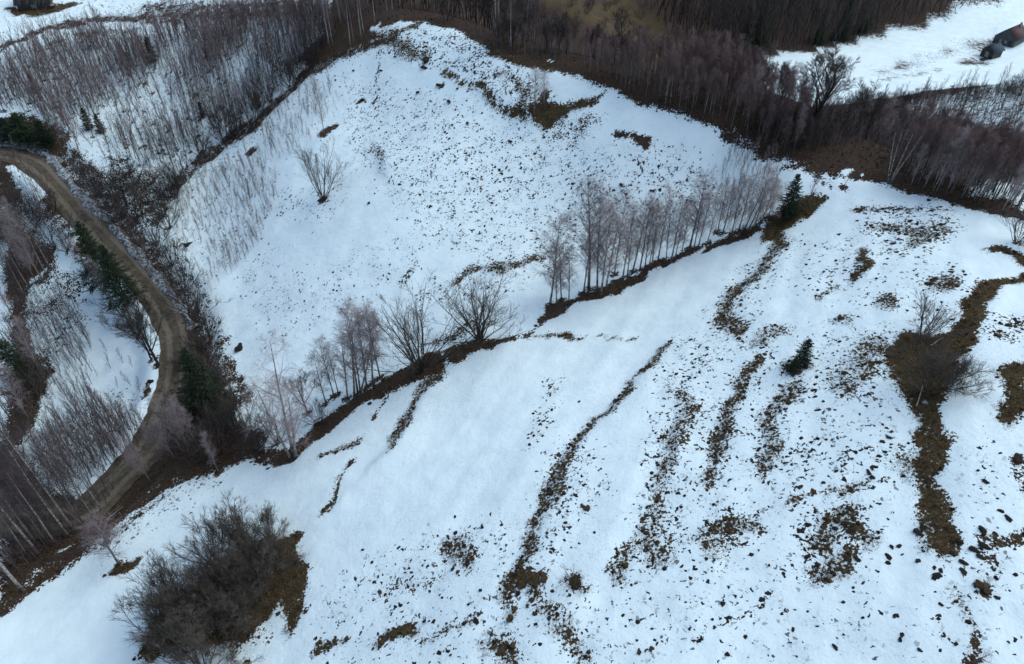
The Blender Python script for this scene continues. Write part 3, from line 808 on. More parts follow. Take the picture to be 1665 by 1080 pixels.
def shrub(seed, h, stems=14, fan=(8, 60), r0=.045, name='shrub', mt=None, mc=None, subs=5, sub2=5, twigs=6, wide=.25, up=.35, lean=(0, 0), fine=1.0):
    """many stems from one stool, forking outwards"""
    rng = np.random.RandomState(seed)
    az = np.arange(stems) * 2.399 + rng.rand(stems); el = np.radians(rng.uniform(fan[0], fan[1], stems))
    D = np.stack([np.cos(az) * np.sin(el) + lean[0], np.sin(az) * np.sin(el) + lean[1], np.cos(el)], -1)
    S = np.stack([np.cos(az), np.sin(az), 0 * az], -1) * wide * rng.rand(stems, 1); S[:, 2] = -.3
    L = h * rng.uniform(.75, 1.08, stems)
    T, TR = grow(rng, S, D, L, r0 * rng.uniform(.6, 1.2, stems), .012 + 0 * L, 7, up, .07)
    P1, d1, r1, t1, b1 = sprout(rng, T, TR, subs, .25, .92, 18, 45)
    L1 = L[b1] * (.62 - .42 * t1) * rng.uniform(.7, 1.2, len(P1))
    N1, R1 = grow(rng, P1, d1, L1, r1 * .55, .007 + 0 * r1, 4, .35, .09)
    P2, d2, r2, t2, b2 = sprout(rng, N1, R1, sub2, .2, 1, 18, 48)
    L2 = L1[b2] * (.6 - .3 * t2) * rng.uniform(.6, 1.2, len(P2)) + .1
    N2, R2 = grow(rng, P2, d2, L2, .009 * fine + 0 * r2, .006 * fine + 0 * r2, 3, .25, .11)
    P3, d3, r3, t3, b3 = sprout(rng, N2, R2, twigs, .2, 1, 18, 50)
    E3 = P3 + unit(d3 + up3 * .15) * (rng.uniform(.18, .5, len(P3)) * (h / 4) ** .5)[:, None]
    P4, d4, r4, t4, b4 = sprout(rng, T, TR, 8, .4, 1, 18, 45)
    E4 = P4 + unit(d4 + up3 * .15) * rng.uniform(.25, .6, len(P4))[:, None]
    SS = np.r_[P3, P4]; EE = np.r_[E3, E4]
    return Proto(name, h, [tubes(T, TR, 5)], [tubes(N1, R1, 3), tubes(N2, R2, 3), spikes(SS, EE, np.full(len(SS), .0065 * fine))], mt or M_bark_dark, mc or M_twig_dark)

def broad(seed, h, name='broadleaf', trunk=.22, limbs=7, fan=(18, 55), fine=1.0, twigs=6, lean=(0, 0), mt=None, mc=None, r=.02):
    """round-crowned tree: short trunk, limbs, two orders of branches"""
    rng = np.random.RandomState(seed)
    T0, TR0 = grow(rng, np.array([[0, 0, -.4]]), up3 + np.array([[lean[0], lean[1], 0]]), np.array([h * .62]), np.array([h * r]), np.array([h * r * .35]), 6, .1, .03)
    P1, d1, r1, t1, b1 = sprout(rng, T0, TR0, limbs, trunk, 1, fan[0], fan[1], even=True)
    L1 = h * (.62 - .22 * t1) * rng.uniform(.8, 1.1, limbs)
    N1, R1 = grow(rng, P1, d1, L1, r1 * .6, .014 + 0 * r1, 6, .45, .06)
    P2, d2, r2, t2, b2 = sprout(rng, N1, R1, 8, .2, .95, 22, 50)
    L2 = L1[b2] * (.62 - .40 * t2) * rng.uniform(.7, 1.2, len(P2))
    N2, R2 = grow(rng, P2, d2, L2, np.minimum(r2 * .5, .03), .008 + 0 * r2, 4, .35, .09)
    P3, d3, r3, t3, b3 = sprout(rng, N2, R2, 7, .2, 1, 20, 50)
    L3 = L2[b3] * (.55 - .25 * t3) * rng.uniform(.6, 1.2, len(P3)) + .15
    N3, R3 = grow(rng, P3, d3, L3, .010 * fine + 0 * r3, .007 * fine + 0 * r3, 3, .2, .1)
    P4, d4, r4, t4, b4 = sprout(rng, N3, R3, twigs, .2, 1, 20, 55)
    E4 = P4 + unit(d4 + up3 * .1) * (rng.uniform(.22, .6, len(P4)) * (h / 9) ** .5)[:, None]
    return Proto(name, h, [tubes(T0, TR0, 7), tubes(N1, R1, 5)], [tubes(N2, R2, 3), tubes(N3, R3, 3), spikes(P4, E4, np.full(len(P4), .0075 * fine))], mt or M_bark_dark, mc or M_twig_dark)

def spruce(seed, h, name='spruce', wid=.24, low=.05, dense=1.0, ragged=.2):
    rng = np.random.RandomState(seed)
    T, TR = grow(rng, np.array([[0, 0, -.3]]), up3.copy(), np.array([h + .3]), np.array([.014 * h + .02]), np.array([.012]), 8, 0, .008)
    nw = int((10 + h * 2.0) * dense)
    zz = low + (1 - low) * (np.arange(nw) / nw) ** 1.0
    S, D, L = [], [], []
    for z in zz:
        m = rng.randint(6, 9); a0 = rng.rand() * 6.28
        for i in range(m):
            a = a0 + i * 2 * pi / m + rng.normal(0, .18)
            e = radians(rng.uniform(-18, 8) + 52 * z ** 2)
            S.append((0, 0, z * h + rng.normal(0, .05))); D.append((cos(a) * cos(e), sin(a) * cos(e), sin(e)))
            L.append((h * wid * (1 - z) ** .85 + .12) * rng.uniform(1 - ragged * 1.6, 1 + ragged))
    S = np.array(S); D = np.array(D); L = np.array(L)
    N1, R1 = grow(rng, S, D, L, .006 + .006 * L, .004 + 0 * L, 4, -.25, .05, .45)
    P2, d2, r2, t2, b2 = sprout(rng, N1, R1, 9, .12, 1.0, 30, 62, even=True)
    d2[:, 2] = d2[:, 2] * .45 - .12
    L2 = (L[b2] * (.52 - .30 * t2) + .10) * rng.uniform(.7, 1.2, len(P2))
    E2 = P2 + unit(d2) * L2[:, None]
    # needled shoots: thin spindles, widest a third of the way out
    def spindle(A, B, R):
        d = unit(B - A); a, b = frames(d); M = A * .6 + B * .4
        th = np.arange(4) * pi / 2
        ring = M[:, None] + R[:, None, None] * (a[:, None] * np.cos(th)[None, :, None] + b[:, None] * np.sin(th)[None, :, None])
        V = np.concatenate([A[:, None], ring, B[:, None]], 1); o = np.arange(len(A)) * 6
        F = []
        for i in range(4):
            j = (i + 1) % 4
            F += [np.stack([o, o + 1 + i, o + 1 + j], -1), np.stack([o + 5, o + 1 + j, o + 1 + i], -1)]
        return V.reshape(-1, 3), np.concatenate(F)
    cr = [spindle(P2, E2, rng.uniform(.03, .055, len(P2)) * (h / 6) ** .4)]
    A = N1[:, :-1].reshape(-1, 3); B = N1[:, 1:].reshape(-1, 3)
    cr.append(spindle(A, A + (B - A) * 1.35, np.full(len(A), .05)))
    return Proto(name, h, [tubes(T, TR, 6)], cr, M_bark_dark, M_needle)

PIN = random.Random(11)
def place(proto, P, h, label, cat, group=None, name=None, rz=None, wide=1.0, tilt=(0, 0)):
    s = h / proto.h
    o = empty(name or proto.name, tuple(P), PIN.uniform(0, 6.283) if rz is None else rz, (s * wide, s * wide, s))
    o.rotation_euler = (tilt[0] + PIN.gauss(0, .012), tilt[1] + PIN.gauss(0, .012), o.rotation_euler[2])
    link('trunk', proto.trunk, o); link('crown', proto.crown, o)
    return tag(o, label, cat, group)
def place_px(proto, u, v, vtop, label, cat, group=None, h=None, **kw):
    P = hit1(u, v)
    hh = h if h is not None else max(height_to(P, vtop), 0.4)
    WELLS.append((P[0], P[1], .35 + .02 * hh))
    return place(proto, P, hh, label, cat, group, **kw)
WELLS = []
def inpoly(u, v, pts):
    inside = np.zeros(np.shape(u), bool); n = len(pts)
    for i in range(n):
        (x0, y0), (x1, y1) = pts[i], pts[(i + 1) % n]
        c = (y0 > v) != (y1 > v)
        inside ^= c & (u < (x1 - x0) * (v - y0) / (y1 - y0 + 1e-12) + x0)
    return inside
def scatter(rng, pts, n, dmin, taken=None, xy=False, clump=0.0):
    """points on the ground inside a surveyed outline, at least dmin apart"""
    P = np.array(pts) if xy else hit([p[0] for p in pts], [p[1] for p in pts])[:, :2]
    lo, hi = P.min(0), P.max(0); out = [] if taken is None else list(taken); k0 = len(out)
    tries = 0
    poly = [tuple(p) for p in P]
    cell = {}
    def key(p): return (int(p[0] // dmin), int(p[1] // dmin))
    for p in out: cell.setdefault(key(p), []).append(p)
    while len(out) - k0 < n and tries < 60:
        tries += 1
        q = rng.uniform(lo, hi, (n * 3, 2)); q = q[inpoly(q[:, 0], q[:, 1], poly)]
        if clump: q = q[rng.rand(len(q)) < np.clip(.45 + clump * fbm(q[:, 0], q[:, 1], 3, .16), .02, 1)]
        for p in q:
            kx, ky = key(p)
            if any((p[0] - r[0]) ** 2 + (p[1] - r[1]) ** 2 < dmin * dmin for i in (-1, 0, 1) for j in (-1, 0, 1) for r in cell.get((kx + i, ky + j), ())):
                continue
            out.append(p); cell.setdefault((kx, ky), []).append(p)
            if len(out) - k0 >= n: break
    q = np.array(out[k0:])
    return np.c_[q, ground_z(q[:, 0], q[:, 1])] if len(q) else np.zeros((0, 3))
def mass(name, protos, P, H, label, cat, group=None, rng=None, lean=.06):
    """a wood too thick to count, as one object"""
    rng = rng or np.random.RandomState(3)
    Vs, Fs, Ms, o = [], [], [], 0
    mats = []
    for i, (p, h) in enumerate(zip(P, H)):
        pr = protos[rng.randint(len(protos))]
        a = rng.rand() * 6.283; s = h / pr.h
        R = np.array([[cos(a), -sin(a), 0], [sin(a), cos(a), 0], [0, 0, 1]]) * s
        ta, tb = rng.normal(0, lean, 2); R = np.array([[1, 0, ta], [0, 1, tb], [0, 0, 1]]) @ R
        for V, F, m in ((pr.tv, pr.tf, pr.mt), (pr.cv, pr.cf, pr.mc)):
            if m not in mats: mats.append(m)
            Vs.append(V @ R.T + p); Fs.append(F + o); Ms.append(np.full(len(F), mats.index(m))); o += len(V)
    me = np_mesh(name, np.concatenate(Vs), np.concatenate(Fs), mats, np.concatenate(Ms))
    return tag(link(name, me), label, cat, group, 'stuff')
# ------------------------------------------------------------------ tree prototypes
BI = [birch(s, 11, nb=58, twigs=7, spread=.20, fine=.85, name='birch_tree') for s in (1, 2, 3, 4)]
BI_M = [birch(s, 11, nb=66, stems=3, spread=.19, twigs=7, fine=.85, name='birch_tree') for s in (7, 8)]
BI_BIG = [birch(s, 15, nb=40, spread=.20, twigs=5, lowest=.30, name='tall_birch_tree', pend=.6, mc=M_twig_wood) for s in (11, 12, 13)]
BI_RED = [birch(s, 8, nb=30, spread=.15, twigs=5, red=True, lowest=.48, name='young_birch_tree', mt=M_birch_young, pend=.2, fine=1.15) for s in (21, 22, 23, 24)]
BI_WHITE = birch(31, 10, nb=30, stems=6, spread=.22, twigs=5, lowest=.25, name='multi_stemmed_birch_tree', mc=M_twig_red, pend=.1)
SA = [sapling(s, 5, nb=30, twigs=6, name='birch_sapling', tall=.32, ang=(24, 55)) for s in (41, 42, 43, 44, 45)]
SA_RED = [sapling(s, 4.5, nb=26, name='red_twigged_sapling', mc=M_twig_red, twigs=5) for s in (46, 47, 48)]
SA_L = [sapling(s, 5, nb=14, twigs=4, bs=2, fine=1.75, tall=.34, ang=(24, 58), name='thicket_sapling', mc=(M_twig_grey, M_twig_red, M_twig_pale)[s % 3]) for s in (141, 142, 143, 144, 145, 146)]
SA_SCRUB = [sapling(s, 2.2, nb=14, bs=2, twigs=5, fine=.85, thick=.35, tall=.4, ang=(24, 55), mt=M_twig_pale, mc=M_twig_pale, name='scrub_stem') for s in (151, 152, 153)]
SA_THIN = [sapling(s, 2.2, nb=22, name='thin_sapling', twigs=5, fine=.75, thick=.7, tall=.36, mc=M_twig_pale) for s in (51, 52, 53)]
MASS_RED = [sapling(s, 8, nb=19, bs=2, name='stand_birch', mt=M_birch_young, mc=M_twig_red, twigs=6, low=.50, tall=.34, fine=1.6) for s in (61, 62, 63)]
MASS_DARK = [sapling(s, 13, nb=21, bs=2, name='wood_tree', mt=M_bark_dark, mc=M_twig_dark, twigs=6, low=.22, tall=.36, fine=3.2) for s in (64, 65, 66)]
BROAD = [broad(s, 9, name='bare_broadleaf_tree', twigs=9, limbs=9) for s in (71, 72)]
BROAD_LONE = shrub(98, 7, stems=11, fan=(3, 40), r0=.075, name='bare_broadleaf_tree', subs=6, sub2=6, twigs=6, up=.45, wide=.18)
BROAD_BIG = broad(73, 13, name='spreading_broadleaf_tree', lean=(.18, 0), fine=2.0, limbs=14, twigs=10, trunk=.14, fan=(22, 62), r=.026)
WILLOW = [shrub(s, 6.5, stems=22, fan=(4, 55), r0=.065, name='willow_bush', mc=M_twig_willow, subs=5, sub2=5, twigs=5, up=.15) for s in (81, 82)]
THICK = [shrub(s, 4, stems=22, fan=(4, 66), r0=.04, name='thicket_shrub', mt=M_bark_thicket, mc=M_twig_thicket, subs=6, sub2=6, twigs=6, up=.5) for s in (91, 92, 93)]
THICK_L = shrub(94, 4, stems=20, fan=(4, 55), r0=.04, name='thicket_shrub', mt=M_bark_thicket, mc=M_twig_thicket, lean=(-.4, .1), up=.3, subs=6, sub2=6)
BUSH = [shrub(s, 3, stems=12, fan=(6, 50), r0=.03, name='bare_bush', subs=4, sub2=4, twigs=4) for s in (95, 96)]
BUSH_PALE = shrub(97, 3, stems=16, fan=(5, 46), r0=.03, name='pale_bush', mt=M_bark_grey, mc=M_twig_grey, subs=4, sub2=4, twigs=4)
SPR = [spruce(s, 7, name='spruce_tree') for s in (101, 102)]
SP_WIDE = spruce(103, 3.5, name='young_spruce', wid=.42, ragged=.35)
SP_BIG = [spruce(s, 10, name='spruce_tree', wid=.27, ragged=.3) for s in (104, 105)]
rs = np.random.RandomState(77)

# ------------------------------------------------------------------ hedge bank
g = 'birches of the close-set upper hedge row'
LB = 'pale birch in the close-set upper hedge row above its brown bank'
for i, (u, v, vt) in enumerate([(913,488,389),(971,476,317),(977,479,322),(999,446,311),(1029,440,326),(1040,440,314),(1070,425,305),(1097,422,338),(1167,377,287),
                  (1175,380,300),(1190,380,285),(1227,371,268),(1239,359,287),(1250,352,295),(543,644,547),(550,640,560),(586,638,498),(596,630,505),(618,615,490),(1020,450,350),(985,470,345),(1055,436,340),(1150,395,320),(925,490,405),(1083,425,330),(1108,415,325),(1135,402,310),(1200,378,285),(606,622,505),(530,655,580),(948,478,335),(1012,455,335),(1048,440,338),(1060,432,330),(1092,423,322),(1128,405,315),(565,648,550),(905,497,405)]):
    lab, gg_ = (('pale birch in the pink-crowned clump next to the big willow bush', 'birches beside the willow bush') if u < 700 else
                (LB, g) if u < 1110 else ('small pale birch in the last stretch of hedge before the spruce', 'last birches before the hedge spruce'))
    place_px(BI[i % 4], u, v, vt, lab, 'tree', gg_, wide=PIN.uniform(.8, 1.15))
place_px(BI[0], 894, 497, 357, 'stout drooping birch at the lower end of the upper hedge row', 'tree', wide=1.25)
place_px(BI[1], 957, 470, 288, 'tallest birch of the upper hedge row, rising from a brown bank', 'tree', wide=1.15)
place_px(BI[2], 1121, 404, 283, 'open-crowned birch standing by a gap in the hedge row', 'tree', wide=1.2)
place_px(BI_M[1], 1212, 376, 268, 'dark-stemmed clump birch beside the conifer at the hedge end', 'tree', wide=1.2)
place_px(BI_M[0], 476, 745, 566, 'large three-stemmed birch at the low end of the hedge bank', 'tree', wide=1.15)
place_px(BI_M[1], 581, 644, 509, 'leaning clump birch with pink crown beside the willow bush', 'tree', wide=1.1)
place_px(BROAD[0], 500, 671, 594, 'small dark round-crowned bare tree among hedge birches', 'tree', wide=.85)
place_px(WILLOW[0], 685, 600, 492, 'large fan-shaped bare willow bush in the middle of the hedge', 'bush', wide=1.05)
place_px(WILLOW[1], 780, 553, 462, 'bare willow bush with thick dark limbs at the hedge gap', 'bush', wide=1.2)
place_px(BUSH[0], 400, 704, 645, 'dark bare bush on the bank between road and hedge birch', 'bush')
place_px(BUSH[1], 375, 700, 660, 'low bare bush beside the spruce above the road bend', 'bush')
place_px(SPR[0], 1281, 350, 283, 'dark green spruce standing at the upper end of the hedge', 'tree', wide=1.25)
place_px(SA_RED[0], 1312, 332, 272, 'pink-twigged slender sapling right behind the hedge spruce', 'sapling', wide=1.2)
place_px(SA[0], 1372, 305, 268, 'lone pale sapling on the snow near the crest', 'sapling')
place_px(BUSH[0], 1205, 384, 368, 'low dark bush under the last hedge birches', 'bush', wide=1.6)
for u, v, vt in ((335,748,690),(360,735,680),(420,735,690),(450,720,675),(520,690,655)):
    place_px(BUSH[(u // 5) % 2], u, v, vt, 'low bare bush growing on the lower hedge bank', 'bush', 'bushes of the lower hedge bank')

# ------------------------------------------------------------------ open hillside
place_px(BROAD_LONE, 525, 325, 238, 'lone round-crowned bare tree on the open snowy hillside', 'tree', wide=.9)
place_px(BI[3], 528, 220, 128, 'thin pale birch with dark tussocks at its foot on the hillside', 'tree', wide=.7)
place_px(BI[0], 869, 186, 108, 'frosty pale birch on the brown patch below the crest', 'tree', wide=1.2)
place_px(BI[2], 885, 170, 114, 'smaller pale birch just behind the one on the brown patch', 'tree', wide=1.2)
LT = 'thin bare sapling sticking out of the open snow slope'
gt = 'thin saplings on the open slope'
for poly, n in (([(275,290),(420,235),(450,320),(420,400),(340,470),(290,400)], 170), ([(420,215),(480,150),(540,140),(560,190),(500,240),(440,270)], 60), ([(1190,240),(1262,250),(1262,345),(1180,370),(1150,330)], 60)):
    for k, p in enumerate(scatter(rs, poly, n, .55, clump=1.2)):
        place(SA_THIN[k % 3], p, rs.uniform(1.2, 2.9), LT, 'sapling', gt)

sc_ = scatter(rs, [(270,290),(330,262),(440,236),(455,320),(415,400),(345,480),(295,420)], 280, .4, clump=1.6)
sc_ = np.vstack([sc_, scatter(rs, [(420,215),(480,150),(545,140),(560,190),(500,240),(440,270)], 90, .4, clump=1.6), scatter(rs, [(1170,250),(1262,250),(1265,350),(1160,385),(1130,340)], 100, .4, clump=1.2)])
mass('pale_scrub', SA_SCRUB, sc_, rs.uniform(.8, 2.1, len(sc_)), 'pale feathery scrub of thin stems on the edge of the open slope', 'scrub', rng=rs, lean=.1)

# ------------------------------------------------------------------ field
place_px(SP_WIDE, 1303, 590, 552, 'small bushy dark spruce alone on the snowy field', 'tree', wide=.9)
place_px(SP_WIDE, 1288, 604, 582, 'tiny spruce sprouting beside the small field spruce', 'tree', wide=.9)
place_px(BUSH_PALE, 1500, 547, 498, 'pale thin-twigged bush at the head of the bare field patch', 'bush', wide=1.45)
place_px(THICK[0], 1510, 632, 572, 'wide sprawling bare bush covering the brown field patch', 'bush', wide=1.25)
place_px(BUSH_PALE, 1562, 603, 578, 'small pale bush at the edge of the brown field patch', 'bush', wide=1.1)
place_px(BUSH_PALE, 1655, 395, 350, 'pale bare bush on the brown spot under the crest', 'bush', wide=1.4)
place_px(SA_RED[1], 1582, 1078, 1050, 'red-twigged little bush on the field with molehills', 'bush', wide=2.2)
place_px(SA_RED[2], 1601, 958, 936, 'tiny red-twigged bush on a black earth patch', 'bush', wide=2.0)
place_px(BUSH[1], 936, 952, 934, 'tiny dark bush in a round hole in the snow', 'bush', wide=1.2)

# ------------------------------------------------------------------ thicket at the lower left
gk = 'shrubs of the thicket in the melted hollow'
for j, (u, v, vt, k, w, lab) in enumerate([
    (395,892,832,0,.72,'upright bare shrub at the top of the dark thicket'),
    (438,874,838,1,.85,'small bare shrub beside the tip of the dark thicket'),
    (352,915,858,2,.8,'rounded bare shrub on the upper flank of the dark thicket'),
    (285,985,930,1,.85,'bushy bare shrub overhanging snow at the lower thicket'),
    (425,938,890,2,1.0,None),(398,960,912,0,1.0,None),(372,978,930,1,1.0,None),(318,1010,960,2,1.0,None),(448,908,872,0,.95,None),(390,1000,958,1,1.0,None),(410,920,872,1,.9,None),(340,985,935,0,.95,None),
    (345,1030,985,0,1.35,'widest shrub of the thicket with grey limbs spreading flat'),
    (330,1095,1050,1,1.2,'bare shrub below the thicket, reaching over the snow')]):
    place_px(THICK[k], u, v, vt, lab or 'dense grey-brown shrub packed inside the dark thicket', 'bush', None if lab else gk, wide=w)
place_px(THICK_L, 255, 1030, 970, 'bare shrub leaning out over the snow from the thicket', 'bush', wide=.95)
place_px(BI[1], 194, 918, 852, 'pale feathery birch bush on a small brown patch by the wood', 'bush', wide=1.7)
place_px(SA_RED[0], 172, 885, 838, 'pinkish bush at the edge of the wood near the pale bush', 'bush', wide=2.2)
place_px(SA_RED[1], 150, 872, 825, 'red-tinged sapling bush on the shaded wood edge', 'bush', wide=2.0)

# ------------------------------------------------------------------ ravine and road
place_px(BI_BIG[0], 37, 960, 800, 'white-stemmed forked birch at the lowest corner of the wood', 'tree', wide=1.1)
gl = 'tall pale birches below the road'
for i, (u, v, h) in enumerate([(64,903,15),(81,868,13),(112,872,14),(119,861,15),(128,842,12),(140,827,11),(20,920,14),(100,850,12),(50,860,13),(30,880,12),(155,845,10),(90,885,11),(5,900,13),(75,880,10),(105,862,11),(135,850,9),(15,940,12),(45,905,10),(165,830,9),(60,885,12),(25,905,11)]):
    place_px(BI_BIG[i % 3], u, v, 0, 'tall pale birch in the wood below the lower road', 'tree', gl, h=h, wide=.8)
gl = 'slim birches between road and field'
for i, (u, v, h) in enumerate([(299,738,8.5),(305,728,7),(267,757,6.5),(228,776,6),(310,745,7.5),(355,768,5.5),(285,748,6),(245,785,6),(325,735,6)]):
    place_px(BI[i % 4], u, v, 0, 'slim bare birch on the bank between road and field', 'tree', gl, h=h, wide=.75)
gl = 'leaning birches in the ravine wood'
for i, (u, v, h) in enumerate([(68,612,9),(30,672,10),(19,683,10),(69,456,11),(83,438,10),(46,466,9),(60,460,9),(76,447,11),(40,480,8),(25,520,9),(12,560,10),(8,640,9),(50,690,9),(15,720,10),(35,440,9),(55,415,9),(20,400,10),(90,400,7)]):
    place_px(BI_BIG[i % 3] if i % 3 else BI[i % 4], u, v, 0, 'slender pale birch in the dark ravine wood', 'tree', gl, h=h, wide=.75)
place_px(BI[1], 180, 494, 420, 'pale birch leaning beside the spruces under the road', 'tree', wide=.8)
place_px(BI_M[0], 140, 440, 380, 'grey bare tree between the ravine snow and the road', 'tree', wide=.9)
place_px(BROAD[0], 258, 594, 470, 'dark two-limbed bare tree inside the road bend', 'tree', wide=.8)
place_px(BROAD[1], 246, 585, 500, 'smaller dark bare tree touching the one inside the bend', 'tree', wide=.8)
place_px(SP_BIG[0], 172, 462, 360, 'tall dark spruce standing over the middle of the road', 'tree', wide=1.1)
place_px(SP_BIG[1], 207, 492, 398, 'second dark spruce leaning out over the road edge', 'tree', wide=1.15)
place_px(SP_BIG[0], 342, 672, 566, 'dark spruce on the outer side of the road bend', 'tree', wide=1.15)
place_px(SP_BIG[1], 38, 620, 540, 'dark spruce at the edge of the snowy ravine floor', 'tree', wide=1.0)
place_px(SP_BIG[0], 5, 385, 285, 'dark spruce deep in the wood below the upper road', 'tree', wide=1.1)
place_px(SP_BIG[1], 10, 780, 700, 'dark spruce in the lower ravine wood', 'tree', wide=1.3)
place_px(SP_WIDE, 45, 232, 184, 'broad dark evergreen above the upper road', 'tree', wide=1.5)
place_px(SP_WIDE, 18, 228, 192, 'low evergreen mound next to the broad one by the road', 'tree', wide=1.5)
place_px(SP_WIDE, 78, 238, 196, 'small evergreen beside the snow bank of the upper road', 'tree', wide=1.2)
gb = 'dark bushes above the road bank'
for i, (u, v, vt) in enumerate([(205,345,290),(190,320,268),(225,360,300),(165,310,270),(240,330,285),(255,395,345),(280,430,380),(215,300,262),(265,350,305),(300,470,420),(150,300,262),(320,510,460),(340,560,510),(240,300,262),(285,320,285),(275,370,330),(330,590,545),(365,625,590),(350,640,600)]):
    place_px(BUSH[i % 2], u, v, vt, 'dark bare bush on the slope above the road snow bank', 'bush', gb, wide=PIN.uniform(.9, 1.4))
gb = 'bare bushes under the road'
for i, (u, v, vt) in enumerate([(60,365,325),(110,405,370),(150,470,430),(200,510,470),(225,545,505),(30,345,300),(85,350,310),(120,380,345),(300,700,650),(330,700,660),(370,690,655),(310,660,615),(20,450,410),(30,560,520),(60,650,610),(30,720,680),(290,600,575)]):
    place_px(BUSH[i % 2], u, v, vt, 'brown bare bush on the verge under the road', 'bush', gb, wide=PIN.uniform(.9, 1.3))
gs = 'purple saplings on the ravine snow'
for k, p in enumerate(scatter(rs, [(95,690),(150,650),(200,680),(250,700),(215,745),(150,790),(80,790),(60,740)], 120, .75)):
    place(SA_RED[k % 3] if k % 3 else SA[k % 5], p, rs.uniform(3.2, 5.6), 'purple-twigged sapling in the thicket on the ravine snow', 'sapling', gs, name='purple_sapling')
for k, p in enumerate(scatter(rs, [(48,500),(70,470),(120,500),(150,560),(130,640),(90,650),(60,580)], 70, .8)):
    place(SA[k % 5], p, rs.uniform(2.5, 4.2), 'thin dark sapling on the snowy ravine floor', 'sapling', 'saplings on the ravine floor', wide=.7, name='dark_sapling')
for k, p in enumerate(scatter(rs, [(150,500),(200,540),(240,600),(240,680),(190,640),(160,560)], 9, 1.5)):
    place(SA_THIN[k % 3], p, rs.uniform(1.8, 3), 'single thin stem on the clean snow inside the bend', 'sapling', 'stems inside the road bend')

lw = scatter(rs, [(0,330),(60,350),(95,395),(85,430),(45,455),(40,520),(55,560),(80,620),(60,680),(35,720),(0,760)], 260, .9)
lw = np.vstack([lw, scatter(rs, [(0,760),(35,740),(70,795),(130,815),(195,790),(150,850),(110,885),(0,975)], 330, .65)])
lw = np.vstack([lw, scatter(rs, [(310,560),(350,590),(395,660),(430,710),(400,735),(310,760),(290,700),(305,640)], 90, .9)])
lw = np.vstack([lw, scatter(rs, [(110,255),(160,305),(230,380),(300,460),(345,540),(320,535),(255,455),(190,380),(130,310)], 110, .8)])
lw = np.vstack([lw, scatter(rs, [(45,500),(75,470),(128,485),(150,560),(160,620),(120,660),(60,600)], 110, .7, clump=1.0), scatter(rs, [(95,690),(150,640),(215,690),(250,700),(215,745),(150,790),(80,790),(60,740)], 120, .6), scatter(rs, [(0,262),(50,270),(90,320),(110,390),(60,350),(0,320)], 60, .8)])
mass('ravine_thicket', SA_L, lw, rs.uniform(2.0, 5.0, len(lw)), 'tangled leafless thicket on both sides of the dirt road', 'thicket', rng=rs)

# ------------------------------------------------------------------ grove on the far slope
GROVE = [(0,100),(80,66),(200,58),(330,38),(520,14),(548,55),(490,115),(430,170),(370,212),(300,258),(250,275),(200,265),(150,260),(110,238),(60,185),(0,185)]
gp = scatter(rs, GROVE, 1250, .6, clump=1.5)
order = np.argsort(np.linalg.norm(gp - np.array([0, 0, CAM_H]), axis=1))
for k, i in enumerate(order[:300]):
    (place(SA_RED[k % 3], gp[i], rs.uniform(3, 5), 'bare sapling in the dense grove on the snowy slope above the road', 'sapling', 'grove saplings', name='birch_sapling') if k % 7 == 0 else
     place(SA[k % 5], gp[i], rs.uniform(3.2, 6), 'bare sapling in the dense grove on the snowy slope above the road', 'sapling', 'grove saplings'))
rest = gp[order[300:]]
rest = np.vstack([rest, scatter(rs, [(120,62),(330,40),(530,12),(548,60),(480,118),(330,120),(200,110)], 420, .5, clump=1.2)])
mass('sapling_thicket', SA_L, rest, rs.uniform(3.2, 6.4, len(rest)), 'dense thicket of bare saplings covering the upper snowy slope', 'saplings', rng=rs, lean=.11)
WELLS += [(p[0], p[1], rs.uniform(.1, .3)) for p in gp[::3]]
gb = 'bushes along the foot of the grove'
for i, (u, v, vt) in enumerate([(488,128,80),(470,140,95),(425,185,140),(410,205,150),(380,222,170),(365,230,175),(330,255,210),(300,290,240),(505,110,70),(275,320,270),(290,305,262),(440,165,120)]):
    place_px(BUSH[i % 2], u, v, vt, 'brown bare bush along the lower edge of the grove', 'bush', gb, wide=PIN.uniform(.9, 1.4))
for i, (u, v, vt) in enumerate([(145,210,175),(165,215,185),(420,175,150),(330,190,165),(60,150,120),(250,100,60)]):
    place_px(SP_WIDE, u, v, vt, 'small dark evergreen half hidden among the grove saplings', 'tree', 'evergreens in the grove', wide=.7)
place_px(BI[0], 398, 205, 128, 'pale birch standing taller at the foot of the grove', 'tree', wide=.7)
place_px(BROAD[0], 480, 145, 95, 'crooked dark tree at the lower edge of the grove', 'tree', wide=.7)

# ------------------------------------------------------------------ behind the crest
gr = 'tall birches on the summit edge'
for i, (u, v, h) in enumerate([(536,76,13),(541,72,10),(570,77,12),(575,70,8),(588,63,12),(592,58,11),(639,28,11),(631,30,10),(669,20,11),(688,15,12),(700,12,11),(650,15,12),(610,40,12),(555,45,13),(520,40,12),(600,20,12),(620,10,12)]):
    place_px(BI_BIG[i % 3], u, v, 0, 'tall white-stemmed birch on the brown edge of the summit', 'tree', gr, h=h, wide=.7)
for i, (u, v, h) in enumerate([(807,62,12),(812,60,13),(771,28,11),(831,80,9),(856,68,11),(800,45,12),(790,30,11),(840,50,11)]):
    place_px(BI_BIG[i % 3], u, v, 0, 'tall birch with dark foot just behind the crest meadow', 'tree', 'birches behind the crest meadow', h=h, wide=.8)
place_px(BUSH[0], 727, 32, 0, 'dark round bush on the brown summit meadow', 'bush', h=3.6, wide=1.3)
place_px(SA_RED[0], 779, 54, 30, 'rust-red bush at the foot of the summit birches', 'bush', wide=2.4)
place_px(BROAD[0], 1010, 66, 12, 'round dark tree alone on the olive meadow beyond the ridge', 'tree', wide=1.1)
